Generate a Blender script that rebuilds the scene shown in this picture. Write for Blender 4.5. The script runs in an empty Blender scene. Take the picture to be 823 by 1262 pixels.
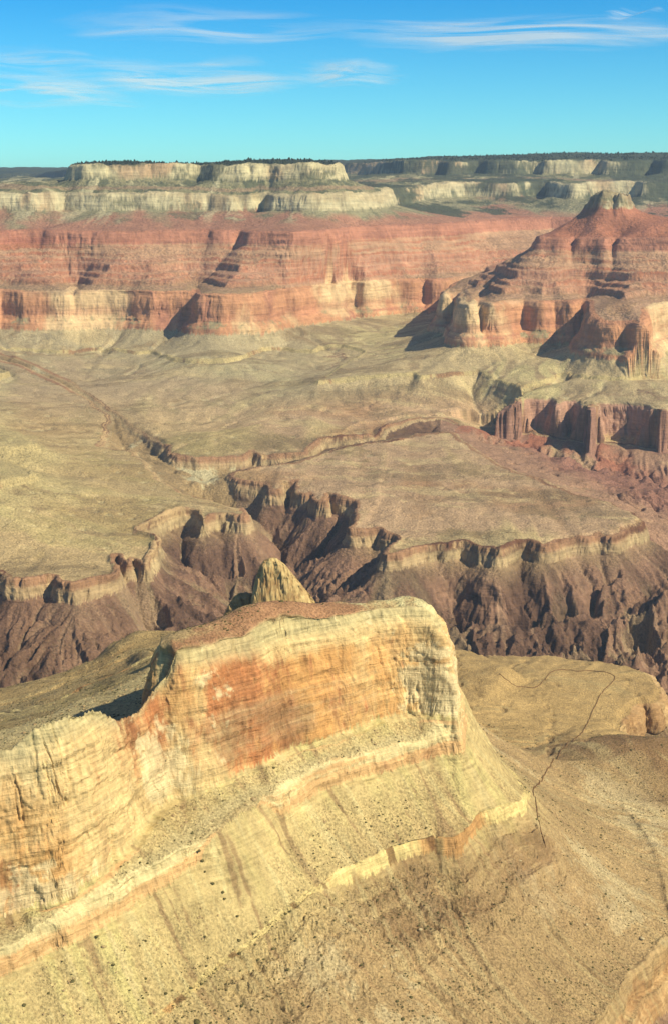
import bpy, math, time, random
import numpy as np
T0 = time.time()
def log(*a): print('[%.1fs]' % (time.time() - T0), *a, flush=True)
QUAL = 1.0            # mesh detail factor
F32 = np.float32
rng = np.random.default_rng(7)

# ---------------------------------------------------------------- camera model (metres, camera 1450 m above river datum)
FPX, CX, CY = 1753.0, 411.5, 631.0
PITCH = math.atan((CY - 232.0) / FPX)
ZC = 1450.0
cp, sp = math.cos(PITCH), math.sin(PITCH)
def ray(px, py):
    a = (px - CX) / FPX; b = (CY - py) / FPX
    return a, cp + b * sp, -sp + b * cp
def P(px, py, z):                 # where the line of sight meets the rock bed lying at height z (relative to the viewpoint)
    x, y, w = ray(px, py); t = z / w
    return x * t, y * t
def D(px, dist, z=0.0):           # plan position in a bearing at a given distance
    return (px - CX) / FPX * (dist * cp - z * sp), dist

def bench(y): return -1000 + .067 * np.clip(np.asarray(y, float) - 4000, 0, 1500)      # the platform climbs gently to the north
def PB(px, py):
    z = -1000.0
    for _ in range(40):
        x, y = P(px, py, z); z = .5 * z + .5 * float(bench(y))
    return x, y, z
# ---------------------------------------------------------------- noise tiles
TN = 1024
def fbm_tile(beta, seed, lo=2):
    r = np.random.default_rng(seed)
    f = np.fft.rfft2(r.standard_normal((TN, TN)))
    ky = np.fft.fftfreq(TN)[:, None] * TN; kx = np.fft.rfftfreq(TN)[None, :] * TN
    k = np.sqrt(kx * kx + ky * ky); k[0, 0] = 1
    amp = k ** (-beta); amp[k < lo] = 0
    t = np.fft.irfft2(f * amp, s=(TN, TN)); t -= t.mean(); t /= t.std()
    return t.astype(F32)
def band_tile(k0, seed, width=0.35):
    r = np.random.default_rng(seed)
    f = np.fft.rfft2(r.standard_normal((TN, TN)))
    ky = np.fft.fftfreq(TN)[:, None] * TN; kx = np.fft.rfftfreq(TN)[None, :] * TN
    k = np.sqrt(kx * kx + ky * ky); k[0, 0] = 1e-3
    t = np.fft.irfft2(f * np.exp(-(np.log(k / k0) / width) ** 2), s=(TN, TN)); t /= t.std()
    return t.astype(F32)
FB = fbm_tile(1.9, 1); FB2 = fbm_tile(1.9, 2); FR = fbm_tile(1.35, 3)
BD = band_tile(48, 4); BD2 = band_tile(48, 5)
RID = sum((1 - np.minimum(np.abs(band_tile(10 * 2 ** o, 20 + o)) * 1.1, 1.6)) * 0.55 ** o for o in range(5))
RID = ((RID - RID.mean()) / RID.std()).astype(F32)
def samp(T, x, y):
    fx = np.floor(x); fy = np.floor(y); ax = (x - fx).astype(F32); ay = (y - fy).astype(F32)
    i = fx.astype(np.int64) & (TN - 1); j = fy.astype(np.int64) & (TN - 1)
    i1 = (i + 1) & (TN - 1); j1 = (j + 1) & (TN - 1)
    ax = ax * ax * (3 - 2 * ax); ay = ay * ay * (3 - 2 * ay)
    return (T[j, i] * (1 - ax) + T[j, i1] * ax) * (1 - ay) + (T[j1, i] * (1 - ax) + T[j1, i1] * ax) * ay
def NZ(T, X, Y, period, ox=0.0, oy=0.0, rot=0.0):   # period = metres covered by one tile
    c, s = math.cos(rot), math.sin(rot); k = TN / period
    return samp(T, (X * c - Y * s) * k + ox * 97, (X * s + Y * c) * k + oy * 131)
def ss(a, b, x):
    t = np.clip((x - a) / (b - a), 0, 1); return t * t * (3 - 2 * t)
def lerp(a, b, t): return a + (b - a) * t

# ---------------------------------------------------------------- polar grid (conformal: theta, ln r)
STEP = 0.00075 / QUAL
TH0, TH1 = -0.37, 0.37
LR0, LR1 = math.log(880.0), math.log(24000.0)
NT = int((TH1 - TH0) / STEP) + 1; NR = int((LR1 - LR0) / STEP) + 1
K = 4
nt = NT // K + 2; nr = NR // K + 2
th_c = TH0 + np.arange(nt) * STEP * K; lr_c = LR0 + np.arange(nr) * STEP * K
TC, LC = np.meshgrid(th_c, lr_c); RC = np.exp(LC)
XC = (RC * np.sin(TC)).astype(F32); YC = (RC * np.cos(TC)).astype(F32)
log('grid', NT, NR, 'coarse', nt, nr)

def poly_field(verts):
    """verts: list of (x, y, z, h, g). returns signed distance (+ inside) and z,h,g of the nearest rim point"""
    V = np.array(verts, dtype=np.float64); n = len(V)
    best = np.full(XC.shape, 1e18, F32); inside = np.zeros(XC.shape, bool)
    A = [np.zeros(XC.shape, F32) for _ in range(3)]
    for k in range(n):
        a = V[k]; b = V[(k + 1) % n]
        ex, ey = b[0] - a[0], b[1] - a[1]; L2 = ex * ex + ey * ey + 1e-9
        wx = XC - F32(a[0]); wy = YC - F32(a[1])
        t = np.clip((wx * F32(ex) + wy * F32(ey)) / F32(L2), 0, 1)
        dx = wx - t * F32(ex); dy = wy - t * F32(ey); d2 = dx * dx + dy * dy
        m = d2 < best; best[m] = d2[m]; tm = t[m]
        for q in range(3): A[q][m] = a[2 + q] + (b[2 + q] - a[2 + q]) * tm
        if ey != 0:
            c = ((YC < a[1]) != (YC < b[1])) & (wx < (wy * F32(ex / ey)))
            inside ^= c
    d = np.sqrt(best); d[~inside] *= -1
    return d, A[0], A[1], A[2]
def blur(a, n=2):
    for _ in range(n):
        p = np.pad(a, 1, mode='edge')
        a = (p[:-2, 1:-1] + p[2:, 1:-1] + p[1:-1, :-2] + p[1:-1, 2:] + 4 * a) / 8
        p = None
    return a
def level(polys):
    D0 = None
    for pl in polys:
        d, z, h, g = poly_field(pl)
        if D0 is None: D0, Z, H, G = d, z, h, g
        else:
            m = d > D0
            D0 = np.where(m, d, D0); Z = np.where(m, z, Z); H = np.where(m, h, H); G = np.where(m, g, G)
    return D0, blur(Z, 6), blur(H, 4), blur(G, 4)
def mk(pts, z=None, h=50.0, g=0.6, onb=False):
    out = []
    for p in pts:
        o = p[3] if len(p) > 3 else {}
        zz = p[2] if len(p) > 2 and p[2] is not None else z
        if o.get('d'): x, y = D(p[0], p[1], zz)
        elif onb and (len(p) < 3 or p[2] is None): x, y, zz = PB(p[0], p[1])
        else: x, y = P(p[0], p[1], zz)
        out.append((x, y, zz, o.get('h', h), o.get('g', g)))
    return out
d_ = {'d': 1}
def dd(**k): k['d'] = 1; return k

# ================================================================= CONTOURS (rims of the rock beds)
# ---- north side of the river
N1_west = mk([(-700, 700), (-300, 712), (-120, 700), (-60, 712), (-20, 700), (0, 705), (8, 714), (23, 713), (45, 709), (66, 709), (72, 716), (84, 717), (92, 712), (102, 711), (128, 705),
    (142, 695), (145, 680), (158, 680), (163, 690), (170, 681), (180, 682), (185, 690), (193, 676), (186, 662), (176, 655), (160, 652), (166, 644), (181, 638), (200, 627), (222, 624), (238, 626),
    (247, 637), (256, 629), (276, 629), (294, 634), (290, 626, -1000, dict(h=40)), (262, 616, None, dict(h=30, g=.3)), (235, 610, None, dict(h=20, g=.25)), (212, 602, None, dict(h=15, g=.25)), (200, 590, None, dict(h=12, g=.25)), (190, 572, None, dict(h=10, g=.25)), (168, 556, None, dict(h=8, g=.25)), (140, 552, None, dict(h=14)), (118, 548, None, dict(h=14)),
    (125, 536, -925, dict(h=12)), (128, 520, -900, dict(h=6)), (112, 497, -868, dict(h=5)), (85, 478, -845, dict(h=4)), (50, 458, -815, dict(h=4)), (20, 445, -785, dict(h=3)), (-60, 432, -750, dict(h=2)), (-200, 425, -730), (-500, 430, -730), (-900, 500, -800)], -1000, 55, 0.72, True)
N1_mid = mk([(302, 589), (314, 590), (327, 591), (331, 603, None, {}), (340, 604), (344, 592), (363, 593), (368, 609), (380, 611), (386, 607), (393, 619), (402, 622), (404, 613), (412, 612), (430, 616),
    (448, 621), (449, 632), (444, 640), (437, 652), (452, 650), (469, 649), (482, 653), (495, 657), (493, 664), (484, 668), (476, 680), (490, 678), (505, 672), (520, 668), (538, 663), (556, 664), (578, 660),
    (592, 668), (604, 668), (610, 672), (626, 666), (636, 664), (654, 664), (672, 671), (685, 668), (700, 664), (708, 662), (722, 662), (734, 656), (747, 660), (760, 655), (768, 648), (776, 640),
    (775, 630, None, dict(h=25, g=.4)), (755, 619, None, dict(h=20, g=.3)), (714, 609, None, dict(h=10, g=.25)), (662, 588, None, dict(h=6, g=.2)), (610, 574, None, dict(h=6, g=.2)), (590, 562, None, dict(h=6, g=.2)), (563, 545, None, dict(h=5, g=.2)), (548, 532, None, dict(h=5, g=.2)), (500, 535, None, dict(h=5, g=.15)), (450, 547, None, dict(h=5, g=.15)), (410, 554, None, dict(h=5, g=.15)), (360, 571, None, dict(h=6, g=.2)), (310, 578, None, dict(h=10, g=.3)), (292, 584, None, dict(h=20, g=.35))], -1000, 50, 0.74, True)
N1_north = mk([(-900, 415, -720), (-400, 412, -720), (-150, 416, -735), (-50, 423, -745), (20, 437, -775, dict(h=3)), (55, 450, -805, dict(h=3)), (90, 470, -845, dict(h=4)), (120, 490, -860, dict(h=5)), (140, 512, -895, dict(h=8)), (160, 526, -915, dict(h=12)),
    (184, 538, -935, dict(h=20)), (200, 547), (212, 549), (216, 557), (232, 563), (251, 565), (275, 563), (300, 561), (310, 552), (322, 559), (338, 558), (366, 557), (376, 549), (389, 541), (410, 538), (446, 534, None, dict(h=35)), (497, 520, None, dict(h=22)),
    (540, 514, None, dict(h=8)), (568, 520, None, dict(h=4)), (584, 529, -935, dict(h=3, g=.3)), (606, 532, -955, dict(h=3, g=.3)), (632, 531, -962, dict(h=3, g=.3)), (685, 537, -965, dict(h=3, g=.28)), (727, 544, -975, dict(h=3, g=.28)), (771, 549, -985, dict(h=3, g=.28)),
    (830, 552, -985, dict(h=3, g=.28)), (1000, 554, -985, dict(h=3, g=.28)), (1500, 542, -985), (1500, 20000, 0, d_), (-900, 20000, 0, d_)], -1000, 40, 0.3, True)
# ledge in the green shale slopes
N2 = [mk([(-900, 412, -700), (-200, 420, -745), (-20, 427, -755), (50, 429, -765), (75, 431, -768), (98, 430, -768), (120, 427, -760), (150, 430, -765), (170, 433, -768), (192, 431, -765), (200, 436, -760), (215, 441, -762), (245, 443, -762), (278, 443, -762), (300, 438, -760), (325, 428, -760),
    (350, 426, -755), (365, 431, -765), (385, 432, -765), (395, 425, -755), (420, 425, -755), (450, 432, -762), (440, 440, -770), (400, 462, -790), (392, 469, -795), (410, 467, -790), (440, 464, -782), (464, 463, -778), (500, 462, -775), (512, 459, -772), (518, 464, -775), (550, 461, -772), (594, 456, -768), (620, 468, -790), (650, 476, -800),
    (690, 462, -775), (720, 464, -768), (760, 465, -766), (800, 462, -768), (1000, 462, -786), (1500, 450, -780), (1500, 20000, 0, d_), (-900, 20000, 0, d_)], -806, 14),
    mk([(-900, 640, -900), (-200, 622, -885), (-30, 600, -880), (12, 590, -880), (42, 583, -880), (28, 573, -880), (-30, 560, -870), (-30, 552, -860), (20, 548, -856), (52, 542, -852), (24, 531, -850), (-40, 520, -845), (-60, 480, -810),
    (-20, 466, -800), (14, 456, -800), (-10, 448, -795), (-100, 446, -790), (-500, 446, -780)], -860, 24)]
# Redwall
N3 = [mk([(-900, 355), (-300, 358), (-150, 362), (-90, 356), (-40, 359), (0, 357), (31, 358), (60, 358), (82, 358), (86, 353), (94, 353), (100, 357.5), (133, 357), (160, 357), (190, 358), (215, 358), (234, 358), (237, 354), (243, 355), (246, 360.5), (251, 361.8), (275, 362), (302, 361),
    (318, 360), (333, 357), (345, 355), (358, 355), (379, 353), (400, 351), (406, 348), (414, 350), (424, 346), (433, 346), (450, 347), (480, 344), (505, 344), (511, 343), (522, 342.6), (534, 343.6), (548, 343.4), (560, 8250, -500, d_), (580, 8450, -500, d_), (600, 8650, -500, d_), (700, 8750, -500, d_), (1500, 8300, -500, d_), (1500, 20000, 0, d_), (-900, 20000, 0, d_)], -500, 190),
    mk([(549, 361), (556, 358), (570, 357), (573, 371), (580, 373), (589, 364), (594, 360), (600, 370), (610, 372), (625, 370), (644, 368), (665, 370), (680, 369), (700, 370), (722, 366), (731, 372), (730, 384, -520, dict(h=170)), (731, 392, -545, dict(h=155)), (741, 396, -552, dict(h=150)), (751, 397, -554, dict(h=150)), (764, 396, -554, dict(h=150)), (778, 397, -554, dict(h=150)), (786, 398, -550, dict(h=155)),
    (790, 390, -530, dict(h=170)), (790, 380, -508), (800, 376), (823, 372), (860, 370), (900, 374), (1000, 368), (1500, 360), (1500, 335), (900, 330), (640, 330), (600, 336), (566, 346)], -500, 190)]
# Supai top bench
N4 = [mk([(-900, 7400, 0, d_), (-300, 7600, 0, d_), (-60, 7620, 0, d_), (10, 7700, 0, d_), (40, 7720, 0, d_), (46, 7790, 0, d_), (56, 7700, 0, d_), (130, 7640, 0, d_), (200, 7700, 0, d_), (250, 7760, 0, d_), (256, 7820, 0, d_), (266, 7740, 0, d_), (284, 7740, 0, d_), (302, 7790, 0, d_), (311, 7600, 0, d_), (360, 7520, 0, d_), (400, 7780, 0, d_), (430, 8120, 0, d_), (455, 8260, 0, d_), (490, 8400, 0, d_), (525, 8500, 0, d_), (536, 8520, 0, d_), (541, 8580, 0, d_),
    (548, 8600, 0, d_), (556, 8680, 0, d_), (580, 8950, 0, d_), (620, 9200, 0, d_), (680, 9400, 0, d_), (760, 9300, 0, d_), (823, 9200, 0, d_), (1000, 9100, 0, d_), (1500, 9000, 0, d_), (1500, 20000, 0, d_), (-900, 20000, 0, d_)], -230, 70),
    mk([(664, 7250, 0, d_), (668, 6980, 0, d_), (690, 6940, 0, d_), (698, 7060, 0, d_), (707, 7080, 0, d_), (713, 6940, 0, d_), (733, 6930, 0, d_), (748, 6900, 0, d_), (756, 7030, 0, d_), (765, 7040, 0, d_), (771, 6880, 0, d_), (800, 6850, 0, d_), (850, 6800, 0, d_), (1000, 6800, 0, d_), (1000, 7500, 0, d_), (800, 7600, 0, d_), (700, 7600, 0, d_)], -230, 62)]
# fix z for (px, dist) style points
def rez(pl, z, h=None):
    return [(x, y, z if not callable(z) else z(x, y), hh if h is None else h, g) for (x, y, _, hh, g) in pl]
def zi(pts):   # z by distance
    ds, zs = zip(*pts)
    return lambda x, y: float(np.interp(y, ds, zs))
N4 = [rez(N4[0], zi([(7000, -230), (9300, -190), (20000, -150)])), rez(N4[1], -225)]
# Coconino
N5 = [mk([(-900, 8000, 0, d_), (-100, 8200, 0, d_), (0, 8150, 0, d_), (40, 8050, 0, d_), (60, 8200, 0, d_), (72, 8230, 0, d_), (80, 8400, 0, d_), (88, 8200, 0, d_), (130, 8140, 0, d_), (200, 8200, 0, d_), (250, 8240, 0, d_), (257, 8320, 0, d_), (265, 8200, 0, d_), (284, 8150, 0, d_), (290, 8330, 0, d_), (300, 8330, 0, d_), (308, 8220, 0, d_), (316, 8420, 0, d_), (334, 8430, 0, d_), (340, 8120, 0, d_),
    (380, 8080, 0, d_), (420, 8250, 0, d_), (445, 8500, 0, d_), (466, 8650, 0, d_), (474, 8950, 0, d_), (500, 9400, 0, d_), (520, 9800, 0, d_), (545, 10100, 0, d_), (560, 9900, 0, d_), (580, 10300, 0, d_), (610, 10100, 0, d_), (630, 9900, 0, d_), (650, 10400, 0, d_), (672, 10400, 0, d_), (690, 9900, 0, d_), (712, 9700, 0, d_), (730, 10200, 0, d_),
    (780, 10300, 0, d_), (800, 9900, 0, d_), (823, 10000, 0, d_), (1500, 10000, 0, d_), (1500, 24000, 0, d_), (-900, 24000, 0, d_)], 0, 97),
    mk([(729, 7330, 0, d_), (731, 7240, 0, d_), (742, 7180, 0, d_), (747, 7250, 0, d_), (757, 7250, 0, d_), (762, 7180, 0, d_), (771, 7250, 0, d_), (772, 7340, 0, d_), (760, 7420, 0, d_), (742, 7420, 0, d_)], 0, 80)]
def soften(pl, k=.5):
    n_ = len(pl); out = []
    for i, p in enumerate(pl):
        a, b = pl[i - 1], pl[(i + 1) % n_]
        if abs(p[1] - .5 * (a[1] + b[1])) < 420 and p[1] < 15000 and abs(a[0] - b[0]) < 900: out.append((p[0] + (.5 * (a[0] + b[0]) - p[0]) * 0, p[1] + (.5 * (a[1] + b[1]) - p[1]) * k) + tuple(p[2:]))
        else: out.append(p)
    return out
N5[0] = soften(N5[0])
N5 = [rez(N5[0], zi([(8000, -26), (8600, -24), (10300, 48), (20000, 60)])), rez(N5[1], -16)]
# Kaibab rim
N6 = [mk([(84, 8650, 0, d_), (90, 8500, 0, d_), (104, 8430, 0, d_), (126, 8420, 0, d_), (132, 8560, 0, d_), (140, 8440, 0, d_), (178, 8460, 0, d_), (184, 8560, 0, d_), (196, 8480, 0, d_), (230, 8560, 0, d_), (250, 8660, 0, d_), (262, 8560, 0, d_), (270, 8420, 0, d_), (300, 8400, 0, d_), (306, 8520, 0, d_), (314, 8420, 0, d_), (332, 8430, 0, d_), (338, 8560, 0, d_), (346, 8380, 0, d_), (380, 8370, 0, d_), (406, 8460, 0, d_), (417, 8560, 0, d_), (421, 8760, 0, d_), (400, 8900, 0, d_),
    (300, 9000, 0, d_), (200, 9200, 0, d_), (110, 9300, 0, d_)], 130, 92),
    mk([(-900, 17000, 0, d_), (-300, 17500, 0, d_), (0, 17000, 0, d_), (50, 16800, 0, d_), (100, 15500, 0, d_), (160, 15000, 0, d_), (250, 14500, 0, d_), (350, 14500, 0, d_), (430, 13600, 0, d_), (470, 13300, 0, d_), (476, 12000, 0, d_), (484, 11600, 0, d_), (500, 11300, 0, d_), (520, 11200, 0, d_), (540, 11500, 0, d_), (556, 11100, 0, d_), (572, 11200, 0, d_), (590, 11500, 0, d_), (604, 11100, 0, d_), (640, 11000, 0, d_), (660, 11400, 0, d_), (676, 11000, 0, d_), (720, 11000, 0, d_),
    (735, 11300, 0, d_), (750, 10900, 0, d_), (790, 10900, 0, d_), (800, 11200, 0, d_), (820, 10800, 0, d_), (1000, 10800, 0, d_), (1500, 10800, 0, d_), (1500, 24000, 0, d_), (-900, 24000, 0, d_)], 200, 110)]
N6 = [soften(p, .4) for p in N6]
N6 = [rez(N6[0], 140), rez(N6[1], zi([(10800, 208), (12000, 212), (14000, 235), (17500, 150), (24000, 190)]))]
# Shinumo quartzite cliff over the red hills
NQ = [mk([(604, 524, -905, dict(h=20)), (612, 514, -880, dict(h=55)), (622, 506, -860, dict(h=85)), (632, 500), (646, 497), (652, 490), (670, 491), (686, 491), (690, 497), (700, 493), (722, 494), (728, 504), (736, 508), (742, 497), (765, 497), (800, 500), (806, 506), (815, 506), (818, 501), (850, 500), (950, 498), (1400, 490),
    (1400, 470, -800), (900, 470, -800), (720, 470, -800), (660, 480, -815), (622, 498, -845)], -835, 125)]
# ---- south side
S1 = [mk([(560, 808), (600, 811), (650, 812.5), (690, 815), (727, 820), (760, 822), (776, 824), (795, 830), (804, 838), (808, 851), (803, 862), (795, 868), (782, 866), (775, 876), (764, 884), (760, 900), (790, 908), (850, 905), (1000, 930), (1200, 1000), (1000, 1120), (900, 1170, -985), (860, 1180, -968, dict(h=30)), (823, 1205, -955, dict(h=28)), (805, 1220, -948, dict(h=26)), (790, 1228, -945, dict(h=26)), (782, 1250, -942, dict(h=30)), (768, 1278, -936, dict(h=30)), (720, 1310, -925),
    (600, 1500, -930), (300, 1700, -950), (-500, 1800, -950), (-1200, 1200, -950), (-900, 950, -930), (-300, 900, -900), (-100, 872, -880, dict(h=20)), (0, 849, -868, dict(h=20)), (64, 833, -830, dict(h=20)), (112, 819, -795, dict(h=15)), (143, 796, -765, dict(h=15)), (166, 783, -745, dict(h=12)), (215, 781, -735, dict(h=12)), (300, 770, -740, dict(h=12)), (450, 775, -850), (540, 795, -950)], -1000, 50, 0.6)]
ST = [mk([(556, 842, -955), (590, 872, -958), (620, 905, -952), (640, 925, -945), (668, 932, -935), (700, 925, -932), (740, 910, -932), (790, 910, -935), (900, 915, -940), (900, 990, -945), (800, 985, -935), (760, 990, -925), (800, 1040, -915), (830, 1120, -915), (840, 1150, -915), (790, 1190, -912), (745, 1250, -905), (690, 1330, -898), (500, 1600, -880), (-500, 1700, -880), (-1000, 1200, -900), (-500, 960, -860),
    (-100, 885, -840), (0, 870, -820), (64, 850, -795), (112, 832, -770), (160, 800, -745), (215, 795, -730), (300, 785, -735), (450, 800, -860)], -950, 0.5)]
S2 = [mk([(655, 975, -775, dict(h=3)), (652, 989, -748), (631, 996, -746), (618, 1001), (605, 1004), (590, 1019), (579, 1027), (568, 1035, None, dict(h=26)), (552, 1036, None, dict(h=26)), (542, 1034), (516, 1042), (487, 1051), (466, 1060), (445, 1069), (428, 1076), (416, 1083, None, dict(h=10)), (400, 1094, None, dict(h=7)), (385, 1105, None, dict(h=2)), (300, 1170, -760, dict(h=1)),
    (200, 1245, -775, dict(h=1)), (100, 1325, -790, dict(h=1)), (-300, 1520, -810, dict(h=1)), (-700, 1200, -760, dict(h=1)), (-400, 960, -745, dict(h=1)), (-100, 905, -735, dict(h=1)), (64, 868, -725, dict(h=1)), (180, 812, -700, dict(h=1)), (250, 795, -700, dict(h=1)), (400, 790, -720, dict(h=1)), (545, 868, -785, dict(h=2)), (582, 912, -790, dict(h=2)), (630, 955, -790, dict(h=4))], -741, 19)]
S3 = [mk([(562, 850, -655, dict(h=8)), (568, 885, -656, dict(h=16)), (568, 903, -652), (556, 902, -652), (520, 913), (480, 924), (451, 932), (430, 938), (408, 944), (380, 957), (360, 968), (343, 978), (325, 980, None, dict(h=8)), (300, 996, -658, dict(h=2)), (262, 1018, -662, dict(h=2)), (244, 1034, -668, dict(h=10)), (238, 1038, -668, dict(h=20)), (200, 1060, -672), (170, 1075, -675), (150, 1090, -678), (100, 1118, -684), (52, 1140, -688), (0, 1166, -690), (-80, 1200, -700),
    (-400, 1330, -720), (-500, 1230, -720), (-250, 985, -650, dict(h=5)), (0, 905, -632, dict(h=5)), (158, 842, -620, dict(h=5)), (230, 790, -610, dict(h=5)), (350, 780, -610, dict(h=5)), (490, 800, -650, dict(h=5)), (540, 822, -655, dict(h=5))], -655, 26)]
_front = [(-80, 1160, -688, 170, 56), (0, 1130, -680, 164, 56), (30, 1122, -679, 166, 58), (53, 1118, -678, 168, 60), (60, 1116, -677, 168, 60), (87, 1104, -674, 170, 58), (120, 1082, -668, 166, 58), (150, 1054, -661, 152, 58), (165, 1040, -658, 136, 54), (190, 1010, -652, 118, 52), (205, 998, -650, 120, 54), (212, 992, -648, 134, 66), (226, 988, -646, 158, 80),
    (240, 982, -643, 156, 100), (262, 972, -640, 150, 118), (300, 952, -637, 142, 128), (330, 941, -634, 136, 132), (352, 930, -634, 138, 130), (372, 922, -634, 136, 126), (400, 913, -634, 134, 122), (440, 901, -634, 134, 118), (480, 886, -634, 131, 116), (505, 881, -634, 130, 112), (525, 881, -634, 128, 100), (545, 884, -635, 119, 84), (560, 887, -637, 112, 66), (569, 890, -639, 96, 50)]
_far = [(-400, 1290, -710, 170, 56)] + _front
_f = [(*P(a, b, z), z + h, h, .6) for a, b, z, h, T in _far]
def _ox(a, T):
    k = min(max((a - 400) / 80.0, 0), 1); return -.74 * T * (1 - k) + (-4 + (a - 480) * .12) * k, .67 * T * (1 - k) + 98 * k
_b = [(P(a, b, z)[0] + _ox(a, T)[0], P(a, b, z)[1] + _ox(a, T)[1], z + h, max(h - 75, 55) if a < 230 else max(h - 45, 60), .6) for a, b, z, h, T in _far]
S4 = [_f + _b[::-1]]

class Lv: pass
def build(polys, w, st, sb, onb=False):
    if onb: polys = [[(x, y, z - float(bench(y)), h, g) for (x, y, z, h, g) in pl] for pl in polys]
    o = Lv(); o.d, o.z, o.h, o.g = level(polys)
    if onb: o.z = (blur(o.z, 20) + bench(YC)).astype(F32)
    o.w, o.st, o.sb = w, st, sb; return o
LN = [build([N1_west, N1_mid, N1_north], 26, -1000, -1055, True), build(NQ, 40, -850, -984), build(N2, 14, -800, -815), build(N3, 95, -500, -690), build(N4, 45, -230, -300), build(N5, 45, -28, -125), build(N6, 50, 130, 38)]
LS = [build(S1, 22, -1000, -1055), build(ST, 2, -950, -950), build(S2, 5, -800, -815), build(S3, 11, -655, -690), build(S4, 28, -500, -635)]
LS[4].d = LS[4].d - 28 * (1 + 0 * LS[4].d)      # this one was traced at its foot
log('contours')
if 0:
    def chk(L, polys, nm):
        for q in range(1, len(L)):
            for pi, pl in enumerate(polys[q]):
                for (x, y, z, h, g) in pl:
                    i = int(round((math.log(math.hypot(x, y)) - LR0) / STEP / K)); j = int(round((math.atan2(x, y) - TH0) / STEP / K))
                    if 0 <= i < nr and 0 <= j < nt and L[q - 1].d[i, j] < 25: 
                        print('NEST', nm, q, pi, 'px %.0f' % (x / (y * cp - z * sp) * FPX + CX), 'y %.0f' % y, 'z %.0f' % z, 'd %.0f' % L[q - 1].d[i, j])
    chk([LN[0], LN[2], LN[3], LN[4], LN[5], LN[6]], [0, N2, N3, N4, N5, N6], 'N'); chk(LS, [0, ST, S2, S3, S4], 'S')

# ---------------------------------------------------------------- upsample helper
ii = (np.arange(NR, dtype=F32) / K); jj = (np.arange(NT, dtype=F32) / K)
thf = (TH0 + np.arange(NT) * STEP); lrf = (LR0 + np.arange(NR) * STEP)
R1 = np.exp(lrf).astype(F32)[:, None]
X = (R1 * np.sin(thf)[None, :]).astype(F32); Y = (R1 * np.cos(thf)[None, :]).astype(F32)
def bil(A, I, J):
    I = np.clip(I, 0, A.shape[0] - 1.001); J = np.clip(J, 0, A.shape[1] - 1.001)
    i = I.astype(np.int32); j = J.astype(np.int32); a = (I - i).astype(F32); b = (J - j).astype(F32)
    f = A.ravel(); W = A.shape[1]; k = i * W + j
    return (f[k] * (1 - b) + f[k + 1] * b) * (1 - a) + (f[k + W] * (1 - b) + f[k + W + 1] * b) * a

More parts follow.
